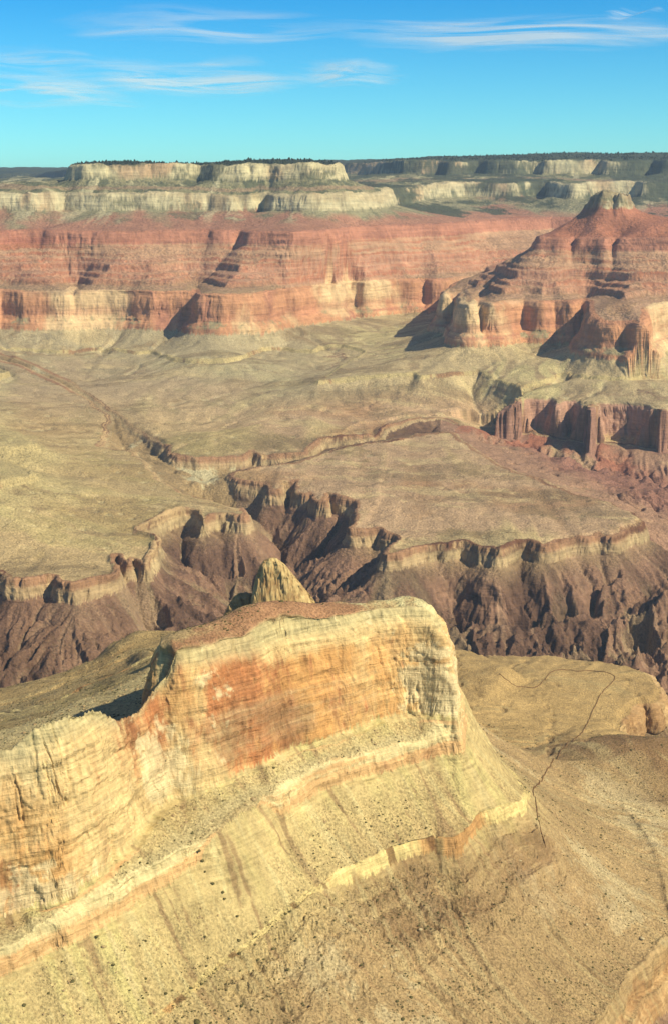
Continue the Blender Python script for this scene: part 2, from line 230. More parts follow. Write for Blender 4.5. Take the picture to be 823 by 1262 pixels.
def evaluate(X, Y, full=True):
    """height and bed coordinate at plan points"""
    R = np.hypot(X, Y)
    near = 1 - ss(2000, 2700, R)            # smaller relief in the near block
    # domain warp: alcoves and headlands cut into the rims
    wa = lerp(lerp(15.0, 7.0, ss(5600, 6800, R)), 3.2, near)
    n1 = NZ(FB, X, Y, 3000, 1, 2); n2 = NZ(FB, X, Y, 3000, 5, 9)
    wx = wa * n1; wy = wa * n2
    m1 = NZ(FR, X, Y, 700, 3, 4); m2 = NZ(FR, X, Y, 700, 7, 2)
    wb = lerp(lerp(3.5, 1.6, ss(5600, 6800, R)), .8, near)
    Xw = X + wx + wb * m1; Yw = Y + wy + wb * m2
    I = (np.log(np.hypot(Xw, Yw)) - LR0) / (STEP * K); J = (np.arctan2(Xw, Yw) - TH0) / (STEP * K)
    I0 = (np.log(R) - LR0) / (STEP * K); J0 = (np.arctan2(X, Y) - TH0) / (STEP * K)
    rid = NZ(RID, X, Y, 5200, 2, 1); rid2 = NZ(RID, X, Y, 1500, 4, 6)
    ST_ = {}
    def stack(L, shapes, seed, gorge):
        ds = []
        for q, l in enumerate(L):
            d = bil(l.d, I, J)
            ds.append(d)
        z = None
        l = L[0]; d = ds[0]
        zt = bil(l.z, I0, J0); h = bil(l.h, I0, J0); g = bil(l.g, I0, J0)
        out = np.maximum(-d - l.w, 0)
        # gorge: schist slope falling from the foot of the lowest cliff, deeply fluted
        fl = ss(20, 260, out)
        o2 = out * (1 + 0.10 * fl * rid) + fl * 5 * rid2
        rel = o2 * g
        z = zt - h - rel * 0.75 - 0.25 * 70 * g * (1 - np.exp(-out / 70.0))
        zb = zt - h
        s = l.sb - out * 0.6
        c = np.clip((d + l.w) / l.w, 0, 1)
        cz = lerp(zb, zt, cliff(c, 0, X, Y, seed))
        m = d > -l.w
        z = np.where(m, cz, z); s = np.where(m, lerp(l.sb, l.st, c), s)
        reg = np.where(d > -l.w, 1, 0).astype(np.int8)
        for q in range(len(L)):
            l = L[q]; d = ds[q]; zt = bil(l.z, I0, J0)
            m = d > 0
            if q + 1 < len(L):
                # the next level up that matters here: for q=0 either the local quartzite cliff or the shale ledge
                nxt = L[q + 1]; dn = ds[q + 1]
                cand = q + 1
                zt2 = bil(nxt.z, I0, J0); h2 = bil(nxt.h, I0, J0); zb2 = zt2 - h2; st2, sb2, w2 = nxt.st, nxt.sb, nxt.w
                if gorge == 'N' and q == 0:
                    n2_ = L[2]; dn2 = ds[2]
                    z3 = bil(n2_.z, I0, J0); h3 = bil(n2_.h, I0, J0)
                    useq = (dn > dn2) 
                    zt2 = np.where(useq, zt2, z3); zb2 = np.where(useq, zb2, z3 - h3)
                    st2 = np.where(useq, nxt.st, n2_.st); sb2 = np.where(useq, nxt.sb, n2_.sb); w2 = np.where(useq, nxt.w, n2_.w)
                    dn = np.maximum(dn, dn2)
                a = np.maximum(d, 0); b = np.maximum(-dn - w2, 0)
                t = a / (a + b + 1e-3)
                kind, pw = shapes[q]
                if kind == 'pow': tz = t ** pw
                else: tz = steps(t, X, Y, seed)
                if kind == 'plat':
                    tz = 0.25 * t + 0.75 * t ** 2.6
                zz = lerp(zt, zb2, tz); s_ = lerp(l.st, sb2, tz)
                c = np.clip((dn + w2) / w2, 0, 1)
                mc = dn > -w2
                cc = cliff(c, q + 1, X, Y, seed)
                zz = np.where(mc, lerp(zb2, zt2, cc), zz); s_ = np.where(mc, lerp(sb2, st2, cc), s_)
                z = np.where(m, zz, z); s = np.where(m, s_, s)
                reg = np.where(m & (dn > -w2), q + 2, reg)
            else:
                rise = 110.0 if gorge == 'N' else 10.0
                Lr = 1500.0 if gorge == 'N' else 26.0
                zz = zt + rise * (1 - np.exp(-np.maximum(d, 0) / Lr))
                z = np.where(m, zz, z); s = np.where(m, l.st + np.minimum(d, 20), s)
        return z, s, reg.astype(np.int8), ds
    zN, sN, rN, dN = stack(LN, [('plat', 2.2), ('pow', 1.1), ('pow', 1.5), ('step', 1), ('pow', 1.25), ('pow', 1.1)], 3, 'N')
    zS, sS, rS, dS = stack(LS, [('pow', 1.0), ('pow', 1.45), ('pow', 1.15), ('pow', 1.0)], 8, 'S')
    return zN, sN, rN, dN, zS, sS, rS, dS, rid, rid2, near, I0, J0

def cliff(c, q, X, Y, seed):
    """cliff profile: c 0 foot .. 1 rim -> height fraction; broken by ledges"""
    if seed == 8 and q == 4:      # the great limestone face of the near butte
        return np.interp(c, [0, .05, .35, .62, .80, .90, 1.0], [0, .10, .50, .74, .88, .93, 1.0]).astype(F32)
    if seed == 8 and q == 3:
        return np.interp(c, [0, .25, .45, .6, .8, 1.0], [0, .5, .56, .85, .9, 1.0]).astype(F32)
    if seed == 3 and q == 1:
        return np.interp(c, [0, .1, .2, .3, .42, .5, .6, .72, .85, 1.0], [0, .14, .18, .40, .44, .66, .70, .90, .94, 1.0]).astype(F32)
    if seed == 3 and q == 3:
        return np.interp(c, [0, .08, .12, .42, .48, .62, .80, 1.0], [0, .12, .16, .30, .40, .80, .97, 1.0]).astype(F32)
    if seed == 3 and q >= 4:
        return np.interp(c, [0, .2, .4, .5, .8, 1.0], [0, .42, .5, .86, .95, 1.0]).astype(F32)
    return np.interp(c, [0, .3, .5, .62, 1.0], [0, .55, .62, .95, 1.0]).astype(F32)
def steps(t, X, Y, seed):
    w = 0.035 * NZ(FB, X, Y, 4000, 3, 3)
    t = np.clip(t + w * ss(0, .1, t) * (1 - ss(.9, 1, t)), 0, 1)
    xs = [0, .12, .20, .225, .33, .355, .42, .50, .525, .60, .62, .74, .765, .88, 1.0]
    ys = [0, .07, .10, .22, .26, .34, .36, .40, .56, .60, .66, .73, .80, .88, 1.0]
    return np.interp(t, xs, ys).astype(F32)

zN, sN, rN, dN, zS, sS, rS, dS, rid, rid2, near, I0, J0 = evaluate(X, Y)
log('stacks')
# schist spurs in the gorge and mesas that stand on the plateau
def ridge(pts, slope, wrel=0.0):
    V = [(*P(a, b, z), z) for a, b, z in pts]
    out = np.full(XC.shape, -1e9, F32)
    for a, b in zip(V[:-1], V[1:]):
        ex, ey = b[0] - a[0], b[1] - a[1]; L2 = ex * ex + ey * ey
        wx = XC - a[0]; wy = YC - a[1]; t = np.clip((wx * ex + wy * ey) / L2, 0, 1)
        dist = np.hypot(wx - t * ex, wy - t * ey)
        out = np.maximum(out, a[2] + (b[2] - a[2]) * t - slope * (np.sqrt(dist * dist + 64) - 8))
    return bil(out, I0, J0)
def mesa(pts, z, h, w=18, slope=.45, top=0.0):
    d, Z, Hh, G = poly_field(mk(pts, z, h))
    Z = blur(Z, 3)
    wI = I0 + 0.0; d = bil(d.astype(F32), wI, J0) + 6 * rid2; Z = bil(Z, I0, J0)
    c = np.clip((d + w) / w, 0, 1)
    return np.where(d > 0, Z + np.minimum(d, 60) * top, np.where(d > -w, Z - h + h * c, Z - h - slope * (-d - w)))
for pts, sl in [([(860, 715, -1100), (823, 735, -1120), (790, 752, -1145), (755, 778, -1180), (720, 800, -1215), (690, 822, -1245)], .75),
                ([(860, 770, -1150), (800, 800, -1190), (770, 830, -1230)], .8),
                ([(392, 640, -1090), (360, 690, -1160), (330, 740, -1240)], 1.0),
                ([(252, 665, -1090), (250, 700, -1150), (240, 770, -1230)], .9),
                ([(120, 735, -1080), (108, 775, -1160), (100, 830, -1240)], .9),
                ([(20, 745, -1085), (20, 800, -1180), (15, 850, -1250)], .9),
                ([(195, 735, -1090), (185, 760, -1150), (215, 778, -1210), (240, 790, -1250)], .9),
                ([(462, 655, -1045), (447, 680, -1085), (425, 712, -1135), (408, 745, -1190)], 1.15),
                ([(585, 700, -1080), (570, 740, -1150), (560, 800, -1250)], .85),
                ([(650, 700, -1080), (640, 750, -1160), (640, 815, -1260)], .8)]:
    zr = ridge(pts, sl)
    zN = np.maximum(zN, np.where(dN[0] < -40, zr + 10 * rid2 + 12 * rid, -1e9))
for pts, sl in [([(436, 655, -1090), (412, 690, -1190), (388, 730, -1290), (370, 760, -1350)], 1.0), ([(505, 690, -1070), (528, 720, -1150), (548, 760, -1230), (562, 800, -1300)], .7), ([(648, 690, -1075), (630, 730, -1150), (622, 800, -1290)], .7),
                ([(330, 640, -1100), (300, 690, -1200), (280, 760, -1320)], .9), ([(150, 720, -1090), (150, 780, -1200), (140, 840, -1330)], .9), ([(745, 690, -1080), (725, 740, -1170), (700, 790, -1280)], .8)]:
    zv = -ridge([(a, b, z) for a, b, z in pts], sl) if 0 else None
    V = [(*P(a, b, z), z) for a, b, z in pts]; vo = np.full(XC.shape, 1e9, F32)
    for a, b in zip(V[:-1], V[1:]):
        ex, ey = b[0] - a[0], b[1] - a[1]; L2 = ex * ex + ey * ey
        wx = XC - a[0]; wy = YC - a[1]; t = np.clip((wx * ex + wy * ey) / L2, 0, 1)
        vo = np.minimum(vo, a[2] + (b[2] - a[2]) * t + sl * (np.sqrt(np.hypot(wx - t * ex, wy - t * ey) ** 2 + 36) - 6))
    vo = bil(vo, I0, J0)
    outd = np.maximum(-dN[0] - 26, 0); zN = np.where(dN[0] < -26, np.maximum(np.minimum(zN, vo + 6 * rid2), zN - .38 * outd * ss(0, 150, outd)), zN)
zm = mesa([(122, 592), (150, 588), (175, 587), (194, 587), (197, 592), (190, 580), (150, 578), (110, 584), (60, 590), (60, 596)], -985, 32)
mm = zm > zN; zN = np.where(mm & (dN[0] > -60), zm, zN); sN = np.where(mm & (dN[0] > 5), np.clip(-1000 - (-985 - zm), -1060, -1000), sN)
RIV = -1395.0
isS = zS > zN
H = np.maximum(np.where(isS, zS, zN), RIV)
Sg = np.where(isS, sS, sN).astype(F32)
reg = np.where(isS, rS + 20, rN).astype(np.int8)
dr = np.where(isS, dS[0], dN[0])
log('merged')

# ---------------------------------------------------------------- fall-line gullies: streaks smeared along the slope direction
def downs(A): return A[::2, ::2]
Hh = downs(H).astype(F32); Rh = R1[::2]
Hs = blur(Hh, 10)
def fall_dir(Hs):
    gy, gx = np.gradient(Hs); m = np.hypot(gx, gy) + 1e-6
    return gy / m, gx / m, m
gi, gj, gm = fall_dir(Hs)
def drainage(Hin, n=190, step=1.4, seed=3):
    gi_, gj_, _ = fall_dir(Hin); W = Hin.shape[1]; G1 = gi_.astype(F32).ravel(); G2 = gj_.astype(F32).ravel()
    r = np.random.default_rng(seed); n0 = Hin.size // 3
    I = r.uniform(0, Hin.shape[0] - 1, n0).astype(F32); J = r.uniform(0, W - 1, n0).astype(F32); acc = np.zeros(Hin.size)
    for k in range(n):
        ki = (I + .5).astype(np.int32) * W + (J + .5).astype(np.int32)
        acc += np.bincount(ki, minlength=Hin.size)
        if k % 10 == 9:
            if k > 10:
                mv = np.hypot(I - I0_, J - J0_) > 5; I, J = I[mv], J[mv]; ki = ki[mv]
            I0_, J0_ = I.copy(), J.copy()
        n0 = len(I)
        I = np.clip(I - step * G1[ki] + r.normal(0, .25, n0).astype(F32), 0, Hin.shape[0] - 1.6); J = np.clip(J - step * G2[ki] + r.normal(0, .25, n0).astype(F32), 0, W - 1.6)
    return acc.reshape(Hin.shape).astype(F32)
Xh, Yh = downs(X), downs(Y)
rough = (7 * NZ(FB, Xh, Yh, 3200, 5, 5) + 3 * NZ(RID, Xh, Yh, 3600, 8, 8) + 1.2 * NZ(FR, Xh, Yh, 1500, 2, 2)) * np.sqrt(Rh / 3500.0) * lerp(1, .5, downs(near))
acc = drainage(blur(Hh + rough, 4)); acc = np.log1p(acc / 40.0); acc2 = drainage(blur(Hh + rough - 3 * blur(acc, 2) * np.sqrt(Rh / 3500.0), 3), seed=4); acc = blur(np.log1p(acc2 / 40.0), 1)
acc = acc - blur(acc, 60)
log('drainage', float(acc.std()), float(acc.max()))
def lic(src, n, step):
    acc = src.copy(); wsum = 1.0
    base_i, base_j = np.meshgrid(np.arange(Hs.shape[0], dtype=F32), np.arange(Hs.shape[1], dtype=F32), indexing='ij')
    gI = gi.astype(F32).ravel(); gJ = gj.astype(F32).ravel(); S = src.ravel(); W = Hs.shape[1]
    for sgn in (1, -1):
        I = base_i.copy(); J = base_j.copy()
        for k in range(n):
            ki = np.clip(I + .5, 0, Hs.shape[0] - 1).astype(np.int32) * W + np.clip(J + .5, 0, W - 1).astype(np.int32)
            I += sgn * step * gI[ki]; J += sgn * step * gJ[ki]
            ki = np.clip(I + .5, 0, Hs.shape[0] - 1).astype(np.int32) * W + np.clip(J + .5, 0, W - 1).astype(np.int32)
            w = 1 - (k + 1) / (n + 1)
            acc += w * S[ki]; wsum += w
    return acc / wsum
def rn(shape, bl, seed):
    a = np.random.default_rng(seed).standard_normal(shape).astype(F32)
    return blur(a, bl)
gA = lic(rn(Hs.shape, 2, 11), 26, 1.5); gA = blur(gA, 1); gA /= gA.std()
gB = lic(rn(Hs.shape, 26, 12), 34, 4.0); gB = blur(gB, 2); gB /= gB.std()
log('gullies')
def up2(A):
    return bil(A, (np.arange(NR, dtype=F32)[:, None] / 2) + np.zeros((1, NT), F32), (np.arange(NT, dtype=F32)[None, :] / 2) + np.zeros((NR, 1), F32))
DR = up2(acc.astype(F32)); DR = np.clip(DR / DR.std(), -1.5, 3); GA = up2(gA.astype(F32)); GB = up2(gB.astype(F32))
slope = up2((gm / (STEP * 2) / Rh).astype(F32))          # true tangent of slope (smoothed)
sl_m = ss(0.06, 0.5, slope)
cliffy = ss(0.85, 1.6, slope)
gsc = np.sqrt(R1 / 1500.0)
talus = sl_m * (1 - cliffy)
gorge = (reg % 20 == 0) * ss(20, 170, -dr)
up_ = np.where((reg >= 4) & (reg < 20), .45, 1.0)
amp = lerp(1.9, 3.0, gorge) * gsc * up_
kd = lerp(np.where((reg == 1) | (reg == 2) | (reg == 21) | (reg == 22) | (reg == 23), lerp(1.1, .6, near), .5), 5.0, gorge)
kd = np.where(reg >= 24, .35, kd) * (.45 + .55 * ss(.02, .3, slope)) * (1 - .6 * cliffy)
H -= DR * kd * gsc
H += GB * amp * (0.12 + talus) * 1.0 + GA * gsc * 0.5 * (0.25 + talus)
H += gorge * sl_m * gsc * (15 * (.75 - np.abs(GB)) + 6.5 * (.75 - np.abs(GA)))
H += np.where((reg == 1) | (reg == 21), 1, 0) * (1 - sl_m) * GB * 1.6 * gsc
H += np.where((reg >= 6) & (reg < 20), 1, 0) * (5 * NZ(FR, X, Y, 2400, 6, 6))
# broad swells on the plateau, fine roughness everywhere
H += (1 - sl_m) * 5.0 * NZ(FB, X, Y, 5200, 8, 3) * lerp(1, .35, near) + 0.35 * NZ(FR, X, Y, 420, 2, 7) * (0.4 + sl_m)
hx, hy = P(325, 752, -478); H += 20 * np.exp(-(((X - hx) * .67 + (Y - hy) * .74) / 85) ** 2 - (((X - hx) * -.74 + (Y - hy) * .67) / 30) ** 2) * (Sg > -505)
hx, hy = P(775, 925, -920); H += 26 * np.exp(-(((X - hx) / 150) ** 2 + ((Y - hy) / 70) ** 2) ** 1.2)
H += np.where((reg >= 6) & (reg < 20) & (X > 1100) & (Y < 7600), 1, 0) * (9 * NZ(FR, X, Y, 900, 16, 6) - 4)
H = np.maximum(H, RIV)
# partial shale ledges: flatten-and-drop at chosen beds where the noise lets rock show
led = NZ(FB, X, Y, 2600, 11, 5)
spot = 0
for a_, b_, z_, rx in [(545, 1100, -790, 75), (655, 1065, -800, 60), (470, 1110, -780, 50), (565, 1150, -830, 45), (700, 1100, -850, 60)]:
    hx, hy = P(a_, b_, z_); spot = spot + np.exp(-(((X - hx) / rx) ** 2 + ((Y - hy) / rx) ** 2) ** 1.5)
led = led + 3.5 * spot * (1 if True else 0)
for s0, hgt, thr in [(-822, 8, 1.0), (-834, 10, 1.1), (-852, 10, 1.0), (-872, 9, 1.3), (-868, 6, .7), (-905, 5, .9), (-735, 4, .8), (-920, 4, 1.0)]:
    k = ss(thr, thr + .35, led) * ss(.1, .3, slope)
    s1_ = s0 + 3 * NZ(FR, X, Y, 500, 9, 3); H += k * hgt * (ss(-1.6, 1.6, Sg - s1_) - np.clip((Sg - s1_) / 20 + .5, 0, 1))
log('relief')
# ---------------------------------------------------------------- adaptive mesh: rows gather where the ground stands steep to the view
fine = np.arange(-0.255, 0.2551, 0.00066 / QUAL)
mid_ = np.arange(0.258, 0.366, 0.003); far_ = np.arange(0.375, 1.05, 0.012)
thm = np.concatenate([-far_[::-1], -mid_[::-1], fine, mid_, far_])
NC = len(thm)
tq = np.abs(thm); tq = np.where(tq > 0.365, 0.73 - tq, tq); tq = np.where(tq < -0.36, -0.72 - tq, tq); thq = np.where(thm < 0, -tq, tq)   # beyond the surveyed fan the land repeats mirrored
thq = np.clip(thq, TH0, TH1)
NM = int(2500 * QUAL)
phi = np.arctan2(H, R1)
dphi = np.zeros_like(H); dphi[1:] = np.diff(phi, axis=0)
rho = np.clip(dphi, 0, 0.02) / 0.0011 + np.clip(-dphi, 0, 0.02) / 0.006
lr_w = np.interp(lrf, [LR0, math.log(1100), math.log(1250), math.log(9000), math.log(12500), LR1], [.15, .3, .5, .5, .25, .1])
rho = rho[::4, ::4]
rho = blur(blur(rho, 8), 6) + lr_w[::4, None]
cdf = np.cumsum(rho, axis=0); cdf = (cdf - cdf[:1]) / (cdf[-1:] - cdf[:1])
# per mesh column
cj = (thq - TH0) / (STEP * 4); cj = np.clip(cj, 0, cdf.shape[1] - 1.001)
targ = np.linspace(0, 1, NM); rowpos = np.zeros((NM, NC), F32); rr = np.arange(cdf.shape[0]) * 4.0
for k in range(NC):
    j = int(cj[k]); a = cj[k] - j
    c = cdf[:, j] * (1 - a) + cdf[:, j + 1] * a
    rowpos[:, k] = np.interp(targ, c, rr)
rowpos = np.clip(rowpos, 0, NR - 1.01)
log('rows', NM, NC)
JJ = np.broadcast_to(((thq - TH0) / STEP).astype(F32)[None, :], (NM, NC))
def fm(A): return bil(np.ascontiguousarray(A, dtype=F32), rowpos, JJ)
MR = np.exp(LR0 + rowpos * STEP)
MX = (MR * np.sin(thm)[None, :]).astype(F32); MY = (MR * np.cos(thm)[None, :]).astype(F32)
MH = fm(H); MS = fm(Sg)
Rg = reg[(rowpos + .5).astype(np.int32), np.clip(JJ + .5, 0, NT - 1).astype(np.int32)]
Mdr = fm(dr); MDR = fm(DR); MGA = fm(GA); MGB = fm(GB); Msl = fm(slope)
gyx = up2(gi.astype(F32)), up2(gj.astype(F32))
MGi = fm(gyx[0]); MGj = fm(gyx[1])
dT = bil(poly_field(N3[1])[0], rowpos / K, JJ / K)       # temple butte
MR = MR.astype(F32)
S_ = Rg >= 20
code = np.where(S_, Rg - 20, Rg)
Mnear = 1 - ss(2000, 2700, MR)
# horizontal relief of the cliffs: columns, cracks, bedding shelves
cm = ss(1.05, 1.9, Msl)
ct, st_ = np.cos(thm)[None, :], np.sin(thm)[None, :]
ux = -(MGi * st_ + MGj * ct); uy = -(MGi * ct - MGj * st_)       # horizontal unit vector pointing downhill
al = np.where(S_, MX * .67 + MY * .74, MX + 0.25 * MY)
def N2d(T, a, b, pa, pb, o): return samp(T, a * (TN / pa) + o * 57, b * (TN / pb) + o * 91)
sc = np.where(Mnear > .5, 1.0, 2.6)
disp = (0.55 * N2d(FR, al / sc, MH / sc, 420, 1000, 1) + 1.5 * N2d(FR, al / sc, MS / sc, 14000, 330, 3)) * sc
pan = N2d(FB, al / sc, MH / sc, 900, 1200, 21) * 1.3 + N2d(FB2, al / sc, MH / sc, 300, 520, 23) * .7
disp = disp + sc * 1.7 * (np.floor(pan) + ss(.80, 1.0, pan - np.floor(pan)))
crk_ = np.exp(-(N2d(FB, al / sc, MH / sc, 800, 7000, 41) / .035) ** 2) * ss(.1, .6, N2d(FB2, al / sc, MH / sc, 900, 1200, 43)) + .7 * np.exp(-(N2d(FB2, al / sc, MH / sc, 420, 3500, 44) / .05) ** 2) * ss(.2, .9, N2d(FB, al / sc, MH / sc, 700, 900, 45))
disp = disp - 3.2 * sc * crk_
MX = MX + (ux * disp * cm).astype(F32); MY = MY + (uy * disp * cm).astype(F32)
log('mesh points', MX.size)

# ---------------------------------------------------------------- rock and soil colours (of the rock itself, no light or shade)
def C(r, g, b, k=0.66):
    v = np.array([r, g, b]) / 255.0; v = v * .89 + v.mean() * .11
    v = np.where(v <= 0.04045, v / 12.92, ((v + 0.055) / 1.055) ** 2.4)
    return (v * k).astype(F32)
nA = N2d(FB, al, MH, 2600, 2600, 4); nB = NZ(FB, MX, MY, 3400, 1, 5); nC = NZ(FR, MX, MY, 900, 3, 8); nD = NZ(FB2, MX, MY, 9000, 6, 2)
vs = np.where(S_, .75 * N2d(FR, al, MH, 900, 2600, 7), N2d(FR, al, MH, 1500, 9000, 7))          # vertical streaks
bs = np.where(S_, N2d(FR, al, MS, 16000, 420, 9), N2d(FR, al, MS, 40000, 1100, 9))          # bedding streaks
def mix(a, b, t):
    t = np.clip(t, 0, 1)[..., None].astype(F32); return a * (1 - t) + b * t
def full(c): return np.broadcast_to(c, MX.shape + (3,)).astype(F32)
def put(col, m, new): return np.where(m[..., None], new, col)
gs = MGA; gb = MGB
steep = ss(.75, 1.3, Msl)
# gorge schist
schist = mix(full(C(142, 108, 84)), C(158, 120, 94), ss(-.2, 1.2, nA + .4 * vs)); schist = mix(schist, C(118, 88, 70), ss(.2, 1.4, gb * .6 + vs * .7))
schist = mix(schist, C(172, 146, 104), ss(-90, -10, Mdr) * .75 * ss(-.8, .5, nB)); schist = mix(schist, C(170, 145, 108), ss(.7, 1.6, -gb - .3 * nC) * .8)
col = schist
col = mix(col, C(176, 156, 116), ss(1.0, 3.0, MDR) * .55 * ss(-.6, .5, nC)); col = mix(col, C(126, 96, 76), ss(.2, 1.2, -MDR) * .4)
col = mix(col, C(100, 74, 60), ss(.3, 1.5, gs) * .6); col = mix(col, C(176, 142, 110), ss(.5, 1.6, -gs) * .5)
# red hills under the quartzite, pale creek bed up the side canyon
thr = np.broadcast_to(np.arctan2(MX, MY), MX.shape)
hak = (code == 0) & ~S_ & (MR > 4300) & (thr > 0.075)
hk = mix(full(C(184, 142, 112)), C(184, 118, 90), ss(1.0, 2.0, nB + .7 * gb)); hk = mix(hk, C(186, 158, 116), ss(.3, 1.5, -gb + .3 * nC)); hk = mix(hk, C(164, 116, 96), ss(-120, -330, Mdr))
hk = mix(hk, C(170, 126, 104), ss(.7, 1.0, Msl)); col = put(col, hak, hk)
crk = (code == 0) & ~S_ & (MR > 4600) & (thr < -0.07)
ck = mix(full(C(176, 148, 104)), C(204, 190, 146), ss(.7, 1.6, gb + .7 * nC)); col = put(col, crk, ck)
# platform of the north side
pl = mix(full(C(220, 180, 136)), C(206, 170, 130), ss(-.5, 1.2, nD)); pl = mix(pl, C(226, 198, 138), ss(.2, 1.6, gb * .8 + .5 * nB)); pl = mix(pl, C(174, 138, 100), ss(.3, 1.6, -gb + .4 * nC) * .75)
pl = mix(pl, C(152, 130, 90), ss(.2, 1.4, nC * .6 + nB * .7) * .8); pl = mix(pl, C(184, 138, 96), ss(.5, 1.6, NZ(FB2, MX, MY, 2600, 9, 9)) * .6)
sh = mix(full(C(204, 180, 132)), C(216, 198, 138), ss(.2, 1.5, gs * .6 + nB)); sh = mix(sh, C(176, 152, 112), ss(.3, 1.5, -gs * .7 + nC * .5))
pl = mix(pl, sh, ss(-955, -860, MS))
leftw = ss(-.02, -.12, thr) * ss(6400, 5200, MR); pl = mix(pl, C(206, 188, 120), leftw * .45)
far_l = ss(5200, 6500, MR) * ss(.05, -.05, thr); pl = mix(pl, C(186, 172, 134), far_l * .6)
pl = mix(pl, C(214, 198, 150), ss(1.0, 2.6, MDR) * .45 * ss(-.7, .5, nB)); pl = mix(pl, C(152, 128, 92), ss(.4, 1.5, N2d(FR, MX + MY * .3, MY - MX * .25, 5200, 1500, 61)) * .6); pl = mix(pl, C(224, 198, 142), ss(.7, 1.7, N2d(FR, MX - MY * .2, MY + MX * .2, 3800, 1200, 63)) * .55); pl = mix(pl, C(164, 134, 94), ss(.2, 1.2, -MDR) * .5)
tap = mix(full(C(178, 134, 98)), C(206, 172, 122), ss(-.3, 1.2, vs + .3 * nA)); tap = mix(tap, C(124, 84, 62), ss(.4, 1.5, bs + .5 * vs)); tap = mix(tap, C(214, 194, 142), ss(-12, -20, Mdr) * .5)
pl = mix(pl, tap, np.where((Mdr < 3), 1.0, 0) * (code > 0))
qz = mix(full(C(200, 152, 124)), C(212, 170, 140), ss(0, 1.2, bs)); qz = mix(qz, C(168, 120, 100), ss(.6, 1.8, vs) * .6); qz = mix(qz, C(146, 104, 88), ss(.3, 1.5, bs * .9 - vs * .5)); qz = mix(qz, C(196, 160, 124), ss(.2, 1.2, nA))
pl = np.where(((code == 2) & (steep > .3) & (MS < -855) & (thr > .06))[..., None], qz, pl)
lg = mix(full(C(208, 186, 128)), C(170, 130, 92), ss(.3, 1.4, vs)); pl = mix(pl, lg, (np.abs(MS + 808) < 8.5) * 1.0)
dk = ss(4, 1, np.abs(MS + 838 + 4 * nC)) * ss(.2, 1, nD + .4 * nB); pl = mix(pl, C(138, 100, 80), dk * .8)
col = put(col, (code > 0) & ~S_, pl)
# redwall
rw = mix(full(C(214, 152, 108)), C(238, 200, 146), ss(.1, 1.3, vs * .35 + nA)); rw = mix(rw, C(190, 128, 100), ss(.3, 1.6, vs * .5 - nA * .5)); rw = mix(rw, C(200, 136, 104), ss(.2, 1.2, bs) * .5); rw = mix(rw, C(216, 196, 150), ss(-545, -500, MS) * .35 * ss(-.3, 1, nB))
rw = mix(rw, C(178, 108, 84), ss(-640, -660, MS) * .7 * ss(.0, .8, bs)); terr = ss(-628, -634, MS) * ss(-668, -660, MS); rw = mix(rw, C(178, 166, 122), terr * ss(.9, .5, steep + .3 * nC) * .9)
col = put(col, (code == 4) & ~S_ & (MS < -499), rw)
# supai: red ledges and softer benches
tb = (MS + 3 * nC + 500) / 200.0
led_ = np.interp(np.clip(tb, 0, 1), [.09, .10, .22, .23, .255, .26, .34, .35, .39, .40, .56, .57, .595, .60, .66, .67, .725, .73, .80, .81, .87, .88, 1.0], [0, 1, 1, 0, 0, 1, 1, 0, 0, 1, 1, 0, 0, 1, 1, 0, 0, 1, 1, 0, 0, 1, 1])
su = mix(full(C(204, 158, 120)), C(194, 122, 86), led_ * ss(-1.2, .3, bs + nA * .5)); su = mix(su, C(208, 146, 112), ss(.0, 1.0, bs) * .6); su = mix(su, C(168, 132, 100), ss(.2, 1.5, gs * .5 + nC * .6) * (1 - steep) * .7)
su = mix(su, C(170, 140, 104), ss(-440, -500, MS) * (1 - steep) * .8); su = mix(su, C(206, 160, 128), (np.abs(bs - 1.2) < .25) * .5)
su = mix(su, C(196, 120, 94), (np.abs(MS + 265) < 36) * .7)
col = put(col, (code >= 4) & ~S_ & (MS >= -499), su)
# hermit slopes and talus under the cream cliff
he = mix(full(C(188, 132, 104)), C(160, 152, 114), ss(-.5, .9, nB * .6 + gb * .7 + (MS + 170) / 40)); he = mix(he, C(112, 112, 82), ss(.4, 1.2, nC) * .75 * ss(-215, -170, MS)); he = mix(he, C(214, 200, 156), ss(.8, 1.6, gs + .4 * nC) * .6 * ss(-220, -150, MS))
tmpl = dT > -60
he = np.where(tmpl[..., None], mix(full(C(184, 118, 88)), C(196, 160, 118), ss(.4, 1.5, gb + .5 * nC + (MS + 190) / 60)), he)
col = put(col, (code >= 5) & ~S_ & (MS >= -229), he)
cc = mix(full(C(216, 202, 156)), C(206, 176, 132), ss(.3, 1.4, nA + .5 * vs)); cc = mix(cc, C(150, 136, 104), ss(.7, 1.6, vs - .3 * nA) * .7); cc = np.where((dT > -60)[..., None], mix(cc, C(150, 122, 88), ss(-.3, .8, N2d(FR, MX, MH, 1500, 700, 28)) * .8), cc); cc = mix(cc, C(122, 120, 88), ss(.5, 1.5, N2d(FR, MX, MH, 1800, 500, 18)) * .75); cc = mix(cc, C(196, 172, 128), ss(.2, 1.2, bs) * .5)
col = put(col, (code >= 6) & ~S_ & (MS > -125), cc)
to = mix(full(C(160, 152, 110)), C(104, 106, 76), ss(-.3, .9, nC)); to = mix(to, C(200, 190, 144), ss(.7, 1.5, gs + .3 * nB)); to = mix(to, C(190, 150, 116), (np.abs(MS + 5) < 9) * .5)
col = put(col, (code >= 6) & ~S_ & (MS > -26), to)
kb = mix(full(C(212, 198, 150)), C(206, 172, 128), ss(.3, 1.5, nA)); kb = mix(kb, C(136, 128, 94), ss(.5, 1.5, vs)); kb = mix(kb, C(104, 104, 74), ss(.3, 1.3, N2d(FR, MX, MH, 1800, 600, 19)) * .85)
col = put(col, (code >= 7) & ~S_ & (MS >= 38), kb)
